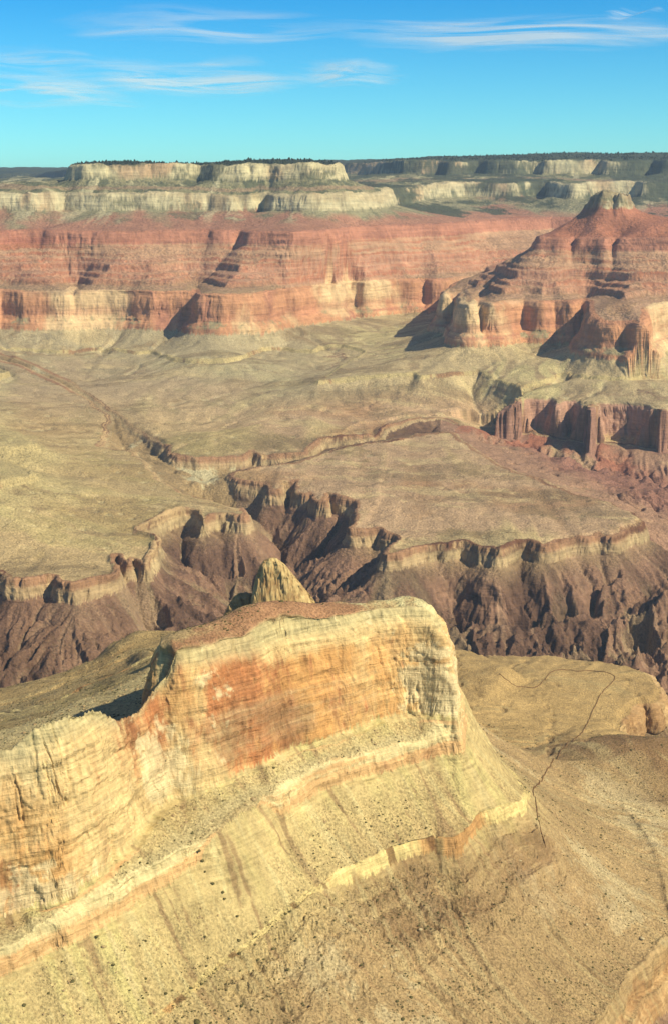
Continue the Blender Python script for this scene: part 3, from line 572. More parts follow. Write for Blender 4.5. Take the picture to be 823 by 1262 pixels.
top = mix(full(C(74, 82, 58)), C(50, 60, 42), ss(-.4, .8, nC)); col = put(col, (code >= 7) & ~S_ & (MS > 131), top)
nF = NZ(FR, MX, MY, 6000, 4, 4) * .8 + N2d(FR, MX, MH, 3000, 900, 17) * .6
farN = (MR > 9100) & (code >= 5) & (MS > -215) & ~S_
col = np.where(farN[..., None], mix(col, C(80, 88, 66), ss(-.85, .25, nF - steep * .3) * .92), col)
# ---- near side
ta = mix(full(C(212, 186, 124)), C(218, 200, 128), ss(.0, 1.3, gb * .8 + .5 * nB)); ta = mix(ta, C(198, 162, 108), ss(-.1, 1.3, -gb * .8 + .5 * nD)); ta = mix(ta, C(218, 196, 134), ss(.6, 1.6, gs)); ta = mix(ta, C(162, 128, 88), ss(.9, 1.8, -gs - .3 * nC) * .7)
low = ss(-800, -860, MS); ta = mix(ta, C(186, 152, 106), low * .75); ta = mix(ta, C(204, 186, 140), low * ss(.6, 1.5, nC + .4 * gb) * .6); ta = mix(ta, C(150, 112, 76), ss(.5, 1.5, nB + .3 * gb) * low * .6)
np_ = mix(full(C(202, 168, 108)), C(188, 154, 98), ss(-.5, 1, nB)); np_ = mix(np_, C(150, 106, 72), ss(.9, 1.7, nD * .5 + nB) * .8); hx, hy = P(765, 935, -920); np_ = mix(np_, C(150, 116, 78), np.exp(-(((MX - hx) / 190) ** 2 + ((MY - hy) / 130) ** 2)) * 1.1); np_ = mix(np_, C(206, 186, 128), ss(.8, 1.6, gb) * .6)
ta = mix(ta, np_, ss(2050, 2350, MR)); ta = np.where(((MGi < -.1) & (MR > 1300) & (thr < .03))[..., None], mix(ta, C(196, 166, 108), .7 + 0 * MX), ta)
ta = mix(ta, mix(full(C(190, 148, 98)), C(216, 178, 122), ss(-.2, 1, vs)), (Mdr < 3) * (MR > 1000) * steep)
l2 = mix(full(C(238, 212, 138)), C(212, 160, 98), ss(.1, 1.4, vs + .3 * nA)); l2 = mix(l2, C(128, 88, 54), ss(1.1, 1.5, N2d(BD, al, MH, 1400, 9000, 71)) * .8); ta = mix(ta, l2, ((MS > -816.5) & (MS < -798) & (code == 3)) * 1.0)
msp = np.clip(fm(spot), 0, 1); msp = msp * (1 - (code == 3) * (MS > -816.5) * (MS < -797)); ta = mix(ta, mix(full(C(176, 142, 98)), C(156, 120, 84), ss(0, 1.2, bs + .4 * nC)), msp * ss(-1.2, .6, nB + .5 * nC) * .45); ta = mix(ta, C(128, 94, 62), msp * ss(.2, 1.1, bs + .3 * nC) * .4)
ta = mix(ta, C(160, 130, 88), ss(1.0, 3.0, MDR) * .3); ta = mix(ta, C(214, 198, 140), ss(.5, 1.3, -MDR) * .25)
col = put(col, S_ & (code > 0), ta)
l3 = mix(full(C(232, 186, 124)), C(222, 168, 112), ss(.2, 1.6, nA * .3 + .5 * vs)); l3 = mix(l3, C(238, 216, 154), ss(-.1, .8, bs + .3 * vs)); l3 = mix(l3, C(180, 134, 90), ss(1.1, 1.9, vs) * .7)
l3 = mix(l3, C(200, 180, 126), ss(.35, .05, steep) * .8)
col = put(col, S_ & (code >= 4) & (MS < -640) , mix(l3, ta, ss(-652, -645, MS) * .75 * (1 - steep)))
# the great face
aw = al
cream = mix(full(C(240, 204, 138)), C(250, 226, 166), ss(.3, 1.4, nA)); orange = mix(full(C(228, 168, 98)), C(242, 200, 130), ss(-.3, 1.1, vs)); orange = mix(orange, C(204, 132, 80), ss(.2, 1.5, vs - .4 * nA))
om = ss(-.25, .55, nA * .22 + .3 * vs + .35 * N2d(FB2, al, MH, 900, 1300, 31) + 1.2 * np.exp(-((thr + .012) / .055) ** 2) * ss(-512, -545, MS) + .30 + .45 * np.exp(-((thr + .2) / .06) ** 2) * ss(-530, -590, MS) - .42)
fc = mix(cream, orange, om); fc = mix(fc, C(178, 140, 96), ss(.5, 1.4, N2d(FB2, al, MH, 1500, 1500, 12) + .3 * bs) * .65)
fc = mix(fc, C(206, 190, 136), ss(-522, -506, MS) * .8); fc = mix(fc, C(176, 142, 96), ss(.0, .8, bs) * ss(-532, -508, MS) * .85); fc = mix(fc, C(246, 226, 168), ss(1.1, 1.8, bs) * (.15 + .4 * ss(-545, -515, MS)))
fc = mix(fc, C(160, 104, 66), ss(1.2, 2.1, vs) * .6); fc = mix(fc, C(250, 228, 172), ss(.7, 1.3, N2d(FR, al, MH, 900, 1100, 51)) * .65)
topc = mix(full(C(188, 138, 98)), C(196, 166, 114), ss(-.1, 1.0, nC * .5 + np.abs(thr + .03) / .05 - .6)); topc = mix(topc, C(222, 208, 150), ss(1.2, 1.9, nB + .5 * nC))
topc = mix(topc, C(214, 196, 142), ss(14, 6, MS + 500) * ss(.1, .9, bs) * .9)
fc = mix(fc, topc, ss(-501, -496, MS))
col = put(col, S_ & (code >= 5) & (MS > -636), fc)
col = col * np.clip(1 + .05 * nC[..., None], .8, 1.2)
col = np.clip(col, 0.01, 0.9).astype(F32)
clf = np.clip(ss(.85, 1.5, Msl), 0, 1).astype(F32)
log('colours')

# ================================================================= Blender side
scene = bpy.context.scene
COLL = scene.collection
def tag(o, label=None, cat=None, group=None, kind=None):
    if label: o['label'] = label
    if cat: o['category'] = cat
    if group: o['group'] = group
    if kind: o['kind'] = kind
    return o
def np_mesh(name, verts, quads, cols=None, cl=None, smooth=True):
    me = bpy.data.meshes.new(name)
    nq, k = quads.shape
    me.vertices.add(len(verts)); me.vertices.foreach_set('co', np.ascontiguousarray(verts, dtype=F32).ravel())
    me.loops.add(nq * k); me.loops.foreach_set('vertex_index', np.ascontiguousarray(quads, dtype=np.int32).ravel())
    me.polygons.add(nq); me.polygons.foreach_set('loop_start', np.arange(0, nq * k, k, dtype=np.int32)); 
    if smooth: me.polygons.foreach_set('use_smooth', np.ones(nq, bool))
    if cols is not None:
        at = me.attributes.new('rock', 'FLOAT_VECTOR', 'POINT'); at.data.foreach_set('vector', np.ascontiguousarray(cols, dtype=F32).ravel())
    if cl is not None:
        at = me.attributes.new('cliff', 'FLOAT', 'POINT'); at.data.foreach_set('value', np.ascontiguousarray(cl, dtype=F32).ravel())
    me.update(calc_edges=True)
    return me

# ---- materials
class NT_:
    def __init__(s, name):
        s.m = bpy.data.materials.new(name); s.m.use_nodes = True; s.t = s.m.node_tree; s.t.nodes.clear()
    def n(s, typ, **k):
        nd = s.t.nodes.new(typ)
        for a, b in k.items():
            if a in nd.inputs.keys(): nd.inputs[a].default_value = b
            else: setattr(nd, a, b)
        return nd
    def l(s, a, b): s.t.links.new(a, b)
def noise(N, vec, scale, detail=4, rough=.55, dist=0):
    x = N.n('ShaderNodeTexNoise'); x.inputs['Scale'].default_value = scale; x.inputs['Detail'].default_value = detail; x.inputs['Roughness'].default_value = rough; x.inputs['Distortion'].default_value = dist
    N.l(vec, x.inputs['Vector']); return x.outputs['Fac']
def mathn(N, op, a, b=None, c=None):
    x = N.n('ShaderNodeMath', operation=op)
    for i, v in enumerate((a, b, c)):
        if v is None: continue
        if isinstance(v, (int, float)): x.inputs[i].default_value = v
        else: N.l(v, x.inputs[i])
    return x.outputs[0]
def maprange(N, v, a, b, c, d):
    x = N.n('ShaderNodeMapRange'); N.l(v, x.inputs['Value'])
    for nm, q in zip(('From Min', 'From Max', 'To Min', 'To Max'), (a, b, c, d)): x.inputs[nm].default_value = q
    return x.outputs[0]
def rock_material(name, fine=1.0, speck=0.0, bumpd=1.0):
    N = NT_(name)
    geo = N.n('ShaderNodeTexCoord'); pos = geo.outputs['Object']
    at = N.n('ShaderNodeAttribute', attribute_name='rock'); cl = N.n('ShaderNodeAttribute', attribute_name='cliff')
    mp = N.n('ShaderNodeMapping'); mp.inputs['Scale'].default_value = (1, 1, .28); N.l(pos, mp.inputs['Vector'])
    mb = N.n('ShaderNodeMapping'); mb.inputs['Scale'].default_value = (.06, .06, 1); N.l(pos, mb.inputs['Vector'])
    f = fine
    iso = noise(N, pos, .35 * f, 6, .62); big = noise(N, pos, .03 * f, 5, .6); ver = noise(N, mp.outputs[0], .16 * f, 6, .62, .3); bed = noise(N, mb.outputs[0], .33 * f, 5, .7)
    rockv = mathn(N, 'ADD', mathn(N, 'MULTIPLY', ver, .45), mathn(N, 'MULTIPLY', bed, .55))
    mixf = N.n('ShaderNodeMix', data_type='FLOAT'); N.l(cl.outputs['Fac'], mixf.inputs[0]); N.l(iso, mixf.inputs[2]); N.l(rockv, mixf.inputs[3])
    v = maprange(N, mixf.outputs[0], .32, .68, 1.01 - .37 * max(1, 1.25 * f), 1.01 + .37 * max(1, 1.25 * f))
    v2 = maprange(N, big, .3, .7, .86, 1.14)
    vv = mathn(N, 'MULTIPLY', v, v2)
    if speck:
        vo = N.n('ShaderNodeTexVoronoi', feature='F1'); vo.inputs['Scale'].default_value = .28 * f; vo.inputs['Randomness'].default_value = 1; N.l(pos, vo.inputs['Vector'])
        dens = noise(N, pos, .012 * f, 3, .6)
        thr_ = maprange(N, dens, .35, .7, .02, .36)
        sp = mathn(N, 'LESS_THAN', vo.outputs['Distance'], thr_)
        flat = mathn(N, 'MULTIPLY', sp, mathn(N, 'SUBTRACT', 1.0, cl.outputs['Fac']))
        spf = mathn(N, 'MULTIPLY', flat, speck)
    col = N.n('ShaderNodeVectorMath', operation='SCALE'); N.l(at.outputs['Vector'], col.inputs[0]); N.l(vv, col.inputs['Scale'])
    out = col.outputs[0]
    if speck:
        mx = N.n('ShaderNodeMix', data_type='RGBA'); N.l(spf, mx.inputs[0]); N.l(out, mx.inputs[6]); mx.inputs[7].default_value = (.15, .125, .065, 1); out = mx.outputs[2]
    bs_ = N.n('ShaderNodeBsdfPrincipled'); bs_.inputs['Roughness'].default_value = .95; bs_.inputs['Specular IOR Level'].default_value = .08
    N.l(out, bs_.inputs['Base Color'])
    hgt = mathn(N, 'ADD', mathn(N, 'MULTIPLY', mixf.outputs[0], 1.0), mathn(N, 'MULTIPLY', big, 2.0))
    bp = N.n('ShaderNodeBump'); bp.inputs['Strength'].default_value = .9; bp.inputs['Distance'].default_value = 3.2 / f * bumpd; N.l(hgt, bp.inputs['Height']); N.l(bp.outputs[0], bs_.inputs['Normal'])
    o = N.n('ShaderNodeOutputMaterial'); N.l(bs_.outputs[0], o.inputs['Surface'])
    return N.m
M_near = rock_material('near_rock', 1.0, .5, 1.1)
M_mid = rock_material('mid_rock', .45, .4, 1.0)
M_far = rock_material('far_rock', .22, .2, .9)

# ---- split the land into the bodies one can tell apart
vid = np.arange(NM * NC).reshape(NM, NC)
q = np.stack([vid[:-1, :-1], vid[:-1, 1:], vid[1:, 1:], vid[1:, :-1]], -1).reshape(-1, 4)
cq = code[:-1, :-1].ravel(); sq = S_[:-1, :-1].ravel(); tq_ = (dT[:-1, :-1].ravel() > -60) & (np.abs(np.broadcast_to(thm[None, :], MX.shape)[:-1, :-1].ravel()) < .37); rq = MR[:-1, :-1].ravel(); msq = MS[:-1, :-1].ravel()
oid = np.full(len(q), 0)
oid[cq == 0] = 0
oid[~sq & (cq >= 1) & (cq < 4)] = 1
oid[~sq & (cq >= 4)] = 2
oid[~sq & (cq >= 4) & tq_] = 3
oid[~sq & (cq >= 7) & (msq > 131)] = 4
oid[sq & (cq >= 1)] = 5
oid[sq & (cq >= 4)] = 6
m6 = (oid == 6).reshape(NM - 1, NC - 1); m3 = (oid == 3).reshape(NM - 1, NC - 1)
def connected(m, seed_rc):
    g = np.zeros_like(m); g[seed_rc] = True
    rws = np.where(m.any(1))[0]; lo, hi = rws[0], rws[-1] + 1; M = m[lo:hi]; G_ = g[lo:hi]
    for it in range(4000):
        c0 = G_.sum() if it % 25 == 0 else -1
        n_ = G_.copy(); n_[1:] |= G_[:-1]; n_[:-1] |= G_[1:]; n_[:, 1:] |= G_[:, :-1]; n_[:, :-1] |= G_[:, 1:]; G_ = n_ & M
        if c0 >= 0 and it and c0 == last: break
        if c0 >= 0: last = c0
    g[lo:hi] = G_; return g
def rc(px, y):
    t = math.atan2((px - CX) / FPX, 1.0); k = int(np.argmin(np.abs(thm - t))); r_ = int(np.argmin(np.abs(MY[:, k] - y))); return r_, k
for m_, sd_, other in ((m6, rc(430, 1600), 5), (m3, rc(720, 7000), 2)):
    if m_[sd_]:
        g = connected(m_, sd_); print('component', m_.sum(), g.sum()); oid[(m_ & ~g).ravel()] = other
spec = {0: ('inner_gorge', 'dark brown fluted schist gorge cut below the plateau rims', M_mid),
        1: ('plateau', 'broad olive tan platform with a ledgy cliff rim beyond the dark gorge', M_mid),
        2: ('canyon_wall', 'far banded canyon wall of red ledges under cream cliffs', M_far),
        3: ('stepped_butte', 'red stepped pyramid butte with a small cream cap before the far wall', M_far),
        4: ('rim_plateau', 'flat wooded top of the far canyon rim along the skyline', M_far),
        5: ('foothills', 'yellowish talus slopes and tan bench running down from the near butte', M_near),
        6: ('cliff_butte', 'long near butte with a sheer cream and orange cliff face', M_near)}
allv = np.stack([MX.ravel(), MY.ravel(), (MH + ZC).ravel()], -1); allc = col.reshape(-1, 3); allcl = clf.ravel()
TERR = {}
for k, (nm, lab, mat) in spec.items():
    qs = q[oid == k]
    if not len(qs): continue
    used = np.zeros(NM * NC, bool); used[qs.ravel()] = True
    remap = np.cumsum(used) - 1
    me = np_mesh(nm, allv[used], remap[qs], allc[used], allcl[used]); me.materials.append(mat)
    ob = bpy.data.objects.new(nm, me); COLL.objects.link(ob); TERR[nm] = ob
    if k in (3, 6): tag(ob, lab, 'butte')
    else: tag(ob, lab, kind='structure')
log('terrain objects')

def ground(x, y):
    """land height (blender z) at plan points"""
    x = np.atleast_1d(np.asarray(x, float)); y = np.atleast_1d(np.asarray(y, float))
    I = (np.log(np.hypot(x, y)) - LR0) / STEP; J = (np.arctan2(x, y) - TH0) / STEP
    return bil(H.astype(F32), I, J) + ZC
def hit(px, py):
    """first place where the sight line meets the land"""
    a, b, c = ray(px, py)
    t = np.exp(np.linspace(math.log(900), math.log(20000), 9000)); x, y, z = a * t, b * t, c * t + ZC
    g = ground(x, y); m = np.where(z < g)[0]
    k = m[0] if len(m) else len(t) - 1
    return x[k], y[k], float(g[k])

# ---- camera, world, sun
cam = bpy.data.cameras.new('camera'); co = bpy.data.objects.new('camera', cam); COLL.objects.link(co); scene.camera = co
co.location = (0, 0, ZC); co.rotation_euler = (math.pi / 2 - PITCH, 0, 0)
cam.sensor_fit = 'VERTICAL'; cam.sensor_height = 36; cam.lens = 36 * FPX / 1262; cam.clip_start = 1; cam.clip_end = 600000
SUN_AZ, SUN_EL = math.radians(120), math.radians(40)     # azimuth clockwise from the view direction (+Y)
w = bpy.data.worlds.new('World'); scene.world = w; w.use_nodes = True; nt_ = w.node_tree; nt_.nodes.clear()
sky = nt_.nodes.new('ShaderNodeTexSky'); sky.sky_type = 'NISHITA'; sky.sun_disc = False; sky.sun_elevation = SUN_EL; sky.sun_rotation = SUN_AZ; sky.altitude = 2100; sky.air_density = 1.0; sky.dust_density = .3; sky.ozone_density = 1.5
tint = nt_.nodes.new('ShaderNodeMix'); tint.data_type = 'RGBA'; tint.blend_type = 'MULTIPLY'; tint.inputs[0].default_value = 1
bg = nt_.nodes.new('ShaderNodeBackground'); bg.inputs['Strength'].default_value = .10; wo = nt_.nodes.new('ShaderNodeOutputWorld')
tc = nt_.nodes.new('ShaderNodeTexCoord'); sx = nt_.nodes.new('ShaderNodeSeparateXYZ'); rp = nt_.nodes.new('ShaderNodeValToRGB')
nt_.links.new(tc.outputs['Generated'], sx.inputs[0]); nt_.links.new(sx.outputs['Z'], rp.inputs[0]); nt_.links.new(rp.outputs[0], tint.inputs[7])
rp.color_ramp.elements[0].position = 0.0; rp.color_ramp.elements[0].color = (.38, .84, .86, 1); rp.color_ramp.elements[1].position = .13; rp.color_ramp.elements[1].color = (.075, .55, .86, 1)
e_ = rp.color_ramp.elements.new(.5); e_.position = .3; e_.color = (.62, .66, .72, 1)
nt_.links.new(sky.outputs[0], tint.inputs[6]); nt_.links.new(tint.outputs[2], bg.inputs[0]); nt_.links.new(bg.outputs[0], wo.inputs[0])
sl = bpy.data.lights.new('sun', 'SUN'); sl.energy = 4.6; sl.angle = math.radians(.5); sl.color = (1, .90, .66)
so = bpy.data.objects.new('sun', sl); COLL.objects.link(so)
from mathutils import Vector
sd = Vector((math.sin(SUN_AZ) * math.cos(SUN_EL), math.cos(SUN_AZ) * math.cos(SUN_EL), math.sin(SUN_EL)))
so.rotation_euler = sd.to_track_quat('Z', 'Y').to_euler(); so.location = (0, 0, 4000)
vs_ = scene.view_settings; scene.display_settings.display_device = 'sRGB'; vs_.view_transform = 'Standard'; vs_.look = 'None'; vs_.gamma = 1; vs_.exposure = .66
scene.cycles.max_bounces = 3; scene.cycles.diffuse_bounces = 2; scene.cycles.volume_bounces = 0; scene.cycles.transparent_max_bounces = 12
# ---- air between here and the far walls
hm = bpy.data.meshes.new('haze'); x0, x1, y0, y1, z0, z1 = -26000, 26000, -600, 26000, ZC + RIV - 1.5, ZC + 345
hv = [(x, y, z) for z in (z0, z1) for y in (y0, y1) for x in (x0, x1)]
hm.from_pydata(hv, [], [(0, 2, 3, 1), (4, 5, 7, 6), (0, 1, 5, 4), (2, 6, 7, 3), (0, 4, 6, 2), (1, 3, 7, 5)]); hm.update()
ho = bpy.data.objects.new('haze', hm); COLL.objects.link(ho); tag(ho, 'thin blue haze filling the canyon air', kind='stuff')
N = NT_('haze_air'); pv = N.n('ShaderNodeVolumePrincipled'); pv.inputs['Color'].default_value = (.64, .81, 1, 1); pv.inputs['Density'].default_value = 2.3e-5; pv.inputs['Anisotropy'].default_value = .3
o = N.n('ShaderNodeOutputMaterial'); N.l(pv.outputs[0], o.inputs['Volume']); hm.materials.append(N.m)
scene.cycles.volume_step_rate = 10

# ================================================================= things on the land
def face_mat(name, c1, c2, scale, zs=.3, rough=.95, bump=1.5):
    N = NT_(name); g = N.n('ShaderNodeTexCoord'); mp = N.n('ShaderNodeMapping'); mp.inputs['Scale'].default_value = (1, 1, zs); N.l(g.outputs['Object'], mp.inputs['Vector'])
    f = noise(N, mp.outputs[0], scale, 6, .65, .2); r = N.n('ShaderNodeValToRGB'); N.l(f, r.inputs[0]); r.color_ramp.elements[0].position = .35; r.color_ramp.elements[1].position = .66
    r.color_ramp.elements[0].color = (*C(*c2), 1); r.color_ramp.elements[1].color = (*C(*c1), 1)
    b = N.n('ShaderNodeBsdfPrincipled'); b.inputs['Roughness'].default_value = rough; b.inputs['Specular IOR Level'].default_value = .08; N.l(r.outputs[0], b.inputs['Base Color'])
    bp = N.n('ShaderNodeBump'); bp.inputs['Distance'].default_value = bump; bp.inputs['Strength'].default_value = .9; N.l(f, bp.inputs['Height']); N.l(bp.outputs[0], b.inputs['Normal'])
    o = N.n('ShaderNodeOutputMaterial'); N.l(b.outputs[0], o.inputs['Surface']); return N.m

# rock knobs behind the butte: a dome of rock cut by joints, sunk into the shoulder
def knob(name, prof, dist, halfdepth, lab, cat, mat, seed, foot):
    xs = [p[0] for p in prof]; ang = [math.atan((p[1] - CY) / FPX) + PITCH for p in prof]
    zs = [-dist * math.tan(a) for a in ang]
    Xs = [(x - CX) / FPX * (dist * cp - z * sp) for x, z in zip(xs, zs)]
    nu, nv = 110, 90
    u = np.linspace(Xs[0], Xs[-1], nu); top_ = np.interp(u, Xs, zs)
    v = np.linspace(-1, 1, nv)
    U, V = np.meshgrid(u, v); Tz = np.broadcast_to(top_, U.shape)
    wd = halfdepth * (0.35 + 0.65 * np.clip((Tz - foot) / (max(zs) - foot), 0, 1))
    Yp = dist + V * wd
    sh = np.clip(1 - np.abs(V) ** 2.4, 0, 1)
    Z = foot + (Tz - foot) * sh
    n = N2d(FR, U + Yp * .5, Z, 160, 500, seed); n2 = N2d(FR, U, Z, 600, 90, seed + 1); n3 = NZ(FB, U.astype(F32), Yp.astype(F32), 300, seed, 1)
    Yp = Yp - n * 1.6 * sh - n2 * .7; Ux = U + n3 * 1.2 * sh; Z = Z + n3 * 1.1 * sh - np.maximum(-n, 0) * 1.2 * (1 - np.abs(V))
    vid_ = np.arange(nu * nv).reshape(nv, nu); qs_ = np.stack([vid_[:-1, :-1], vid_[:-1, 1:], vid_[1:, 1:], vid_[1:, :-1]], -1).reshape(-1, 4)
    vv_ = np.stack([Ux.ravel(), Yp.ravel(), Z.ravel() + ZC], -1)
    org = np.array([np.mean(u), dist, foot + ZC]); me = np_mesh(name, vv_ - org, qs_); me.materials.append(mat)
    o = bpy.data.objects.new(name, me); o.location = org; COLL.objects.link(o); tag(o, lab, cat); return o
M_knob = face_mat('knob_rock', (236, 206, 138), (176, 134, 84), .12, .35)
M_knob2 = face_mat('low_knob_rock', (214, 182, 122), (164, 132, 86), .12, .6)
knob('rock_pinnacle', [(306, 752), (309, 733), (313, 714), (318, 700), (325, 691), (333, 687), (342, 687), (350, 692), (358, 702), (366, 713), (373, 724), (381, 733), (386, 741), (390, 756)], 1720, 30, 'tall jagged yellow rock pinnacle rising behind the flat red cap of the near butte', 'rock pinnacle', M_knob, 3, -590)
knob('sandstone_outcrop', [(276, 760), (283, 744), (290, 734), (298, 729), (306, 728), (316, 732), (326, 741), (336, 760)], 1735, 24, 'low rounded tan rock outcrop just left of the tall yellow pinnacle', 'rock outcrop', M_knob2, 6, -600)

# trail
tr = [(614, 831), (622, 837), (633, 844), (645, 847), (657, 848), (665, 844), (672, 836), (678, 829), (688, 826), (700, 826), (712, 827.5), (728, 827), (742, 828), (752, 831), (757, 835), (753, 842), (745, 849), (738, 858), (734, 868), (728, 880), (722, 893), (714, 906), (705, 914), (697, 919), (689, 928), (680, 939), (672, 952), (664, 966), (657, 972), (657, 980), (661, 1000), (665, 1018), (669, 1034), (672, 1046)]
tp = [hit(a, b) for a, b in tr]
pts_ = []
for k in range(len(tp) - 1):
    p0 = tp[max(k - 1, 0)]; p1 = tp[k]; p2 = tp[k + 1]; p3 = tp[min(k + 2, len(tp) - 1)]
    for t in np.linspace(0, 1, 24, endpoint=False):
        pts_.append([.5 * (2 * p1[i] + (p2[i] - p0[i]) * t + (2 * p0[i] - 5 * p1[i] + 4 * p2[i] - p3[i]) * t * t + (3 * p1[i] - p0[i] - 3 * p2[i] + p3[i]) * t ** 3) for i in (0, 1)])
pts_ = np.array(pts_); dx = np.gradient(pts_[:, 0]); dy = np.gradient(pts_[:, 1]); L = np.hypot(dx, dy) + 1e-6; nx, ny = -dy / L, dx / L
wj = .62 + .2 * np.sin(np.arange(len(pts_)) * .37) + .2 * np.sin(np.arange(len(pts_)) * 1.13)
rows_ = []
for off in (-1, -.35, .35, 1):
    xx = pts_[:, 0] + nx * off * wj; yy = pts_[:, 1] + ny * off * wj; rows_.append(np.stack([xx, yy, ground(xx, yy) + (1.3 if abs(off) < 1 else .1)], -1))
vv_ = np.stack(rows_, 1).reshape(-1, 3); n_ = len(pts_)
qs_ = np.array([[k * 4 + c, k * 4 + c + 1, k * 4 + c + 5, k * 4 + c + 4] for k in range(n_ - 1) for c in range(3)])
me = np_mesh('path', vv_, qs_); me.materials.append(face_mat('trodden_path', (150, 112, 72), (112, 80, 50), .5, 1)); o = bpy.data.objects.new('path', me); COLL.objects.link(o); tag(o, 'thin dark winding footpath across the tan bench', kind='structure')

# scattered scrub: lumpy little crowns
def blob(seed, nseg=6):
    r = np.random.default_rng(seed); vs0 = [(0, 0, 1.0)]
    for zz, rr_ in ((.62, .75), (.2, 1.0)):
        for k in range(nseg):
            a = 2 * math.pi * (k + .5 * (zz > .5)) / nseg; q_ = rr_ * r.uniform(.75, 1.2); vs0.append((q_ * math.cos(a), q_ * math.sin(a), zz * r.uniform(.8, 1.2)))
    for k in range(nseg):
        a = 2 * math.pi * k / nseg; vs0.append((.5 * math.cos(a), .5 * math.sin(a), -.35))
    f = [(0, 1 + k, 1 + (k + 1) % nseg) for k in range(nseg)]
    for lv in (0, 1):
        b0 = 1 + lv * nseg; b1 = b0 + nseg
        for k in range(nseg):
            k2 = (k + 1) % nseg; f += [(b0 + k, b1 + k, b1 + k2), (b0 + k, b1 + k2, b0 + k2)]
    return np.array(vs0, F32), np.array(f)
def scatter(name, x, y, size, mat, lab, zsc=.8, kind='stuff'):
    z = ground(x, y); allV = []; allF = []; off = 0
    B = [blob(k) for k in range(6)]; r = np.random.default_rng(5)
    for k in range(len(x)):
        v, f = B[k % 6]; a = r.uniform(0, 6.28); c_, s_ = math.cos(a), math.sin(a); sz = size[k]
        vx = (v[:, 0] * c_ - v[:, 1] * s_) * sz + x[k]; vy = (v[:, 0] * s_ + v[:, 1] * c_) * sz + y[k]; vz = v[:, 2] * sz * zsc + z[k]
        allV.append(np.stack([vx, vy, vz], -1)); allF.append(f + off); off += len(v)
    me = np_mesh(name, np.concatenate(allV), np.concatenate(allF), smooth=False); me.materials.append(mat)
    o = bpy.data.objects.new(name, me); COLL.objects.link(o); tag(o, lab, kind=kind); return o
M_scrub = face_mat('scrub_leaves', (136, 126, 78), (88, 84, 48), 1.2, 1)
M_tree = face_mat('conifer_leaves', (62, 74, 48), (36, 46, 30), .4, 1)
r = np.random.default_rng(21)
n = 38000; th_ = r.uniform(-.3, .3, n); rr_ = np.exp(r.uniform(math.log(1150), math.log(2500), n)); x = rr_ * np.sin(th_); y = rr_ * np.cos(th_)
I_ = (np.log(rr_) - LR0) / STEP; J_ = (th_ - TH0) / STEP
okk = (bil(slope.astype(F32), I_, J_) < 1.0) & (bil(isS.astype(F32), I_, J_) > .9) & (NZ(FB, x, y, 900, 1, 1) + NZ(FR, x, y, 300, 5, 1) + r.normal(0, .8, n) > .5)
x, y = x[okk], y[okk]; size = np.exp(r.normal(-.30, .42, len(x))) * 1.0
scatter('desert_scrub', x, y, size, M_scrub, 'dark low scrub dotted over the tan talus slopes')
def blob_mesh(name, seed, mat, sub=1.0):
    v, f = blob(seed, 9); rr2 = np.random.default_rng(seed + 50); v = v * (1 + .18 * rr2.standard_normal(v.shape)); me = np_mesh(name, v.astype(F32), f, smooth=False); me.materials.append(mat); return me
def singles(name, seeds, spots, mat, lab, cat, grp, s0, s1, zs):
    ms = [blob_mesh(name, k, mat) for k in seeds]; rr2 = np.random.default_rng(77)
    for k, (px, py) in enumerate(spots):
        x_, y_, z_ = hit(px, py); s_ = rr2.uniform(s0, s1)
        o = bpy.data.objects.new(name, ms[k % len(ms)]); o.location = (x_, y_, z_); o.scale = (s_, s_ * rr2.uniform(.8, 1.2), s_ * zs); o.rotation_euler = (0, 0, rr2.uniform(0, 6)); COLL.objects.link(o); tag(o, lab, cat, grp)
singles('shrub', [101, 102, 103, 104], [(352, 1127), (358, 1124), (246, 1050), (250, 1062), (253, 1075), (262, 1090), (275, 1100), (277, 1108), (293, 1130), (312, 1152), (315, 1165), (325, 1183), (318, 1184), (295, 1160), (253, 1155), (249, 1213), (296, 1197), (355, 1196), (338, 1207), (337, 1170), (400, 1118), (412, 1135), (690, 957), (660, 1010), (506, 1230), (516, 1212), (660, 1118), (120, 1155), (140, 1190), (90, 1210), (205, 1225), (180, 1160), (30, 1240), (60, 1225), (445, 1190), (470, 1205)], M_scrub, 'dark rounded shrub growing on the near talus slope below the cliff', 'shrub', 'lone shrubs on the near talus slope', 1.5, 2.3, .9)
M_bld = face_mat('boulder_rock', (232, 214, 166), (190, 164, 118), .5, 1)
singles('boulder', [201, 202, 203], [(472, 1192), (483, 1180), (517, 1146), (555, 1195), (548, 1208), (790, 1157), (684, 1209), (722, 1140), (760, 992), (770, 1090), (772, 1094), (640, 1061), (486, 1178), (745, 975)], M_bld, 'pale block of fallen rock lying on the near brown slope', 'boulder', 'pale boulders fallen on the near slope', 1.5, 3.2, .8)
n = 16000; th_ = r.uniform(-.27, .27, n); rr_ = np.exp(r.uniform(math.log(1150), math.log(1900), n)); x = rr_ * np.sin(th_); y = rr_ * np.cos(th_)
I_ = (np.log(rr_) - LR0) / STEP; J_ = (th_ - TH0) / STEP; fr_ = np.exp(-np.maximum(-bil(dS[3].astype(F32), I_, J_), 0) / 60)
okk = (bil(slope.astype(F32), I_, J_) < 1.1) & (bil(isS.astype(F32), I_, J_) > .9) & (bil(dS[4].astype(F32), I_, J_) < -2) & (NZ(FR, x, y, 500, 3, 1) * .5 + 1.3 * fr_ + r.normal(0, .5, n) > .8)
x, y = x[okk], y[okk]
M_rub = face_mat('rubble_rock', (226, 200, 146), (160, 124, 84), .8, 1)
scatter('rubble', x, y, np.exp(r.normal(-.45, .5, len(x))), M_rub, 'loose rock rubble strewn below the near cliff', .75)
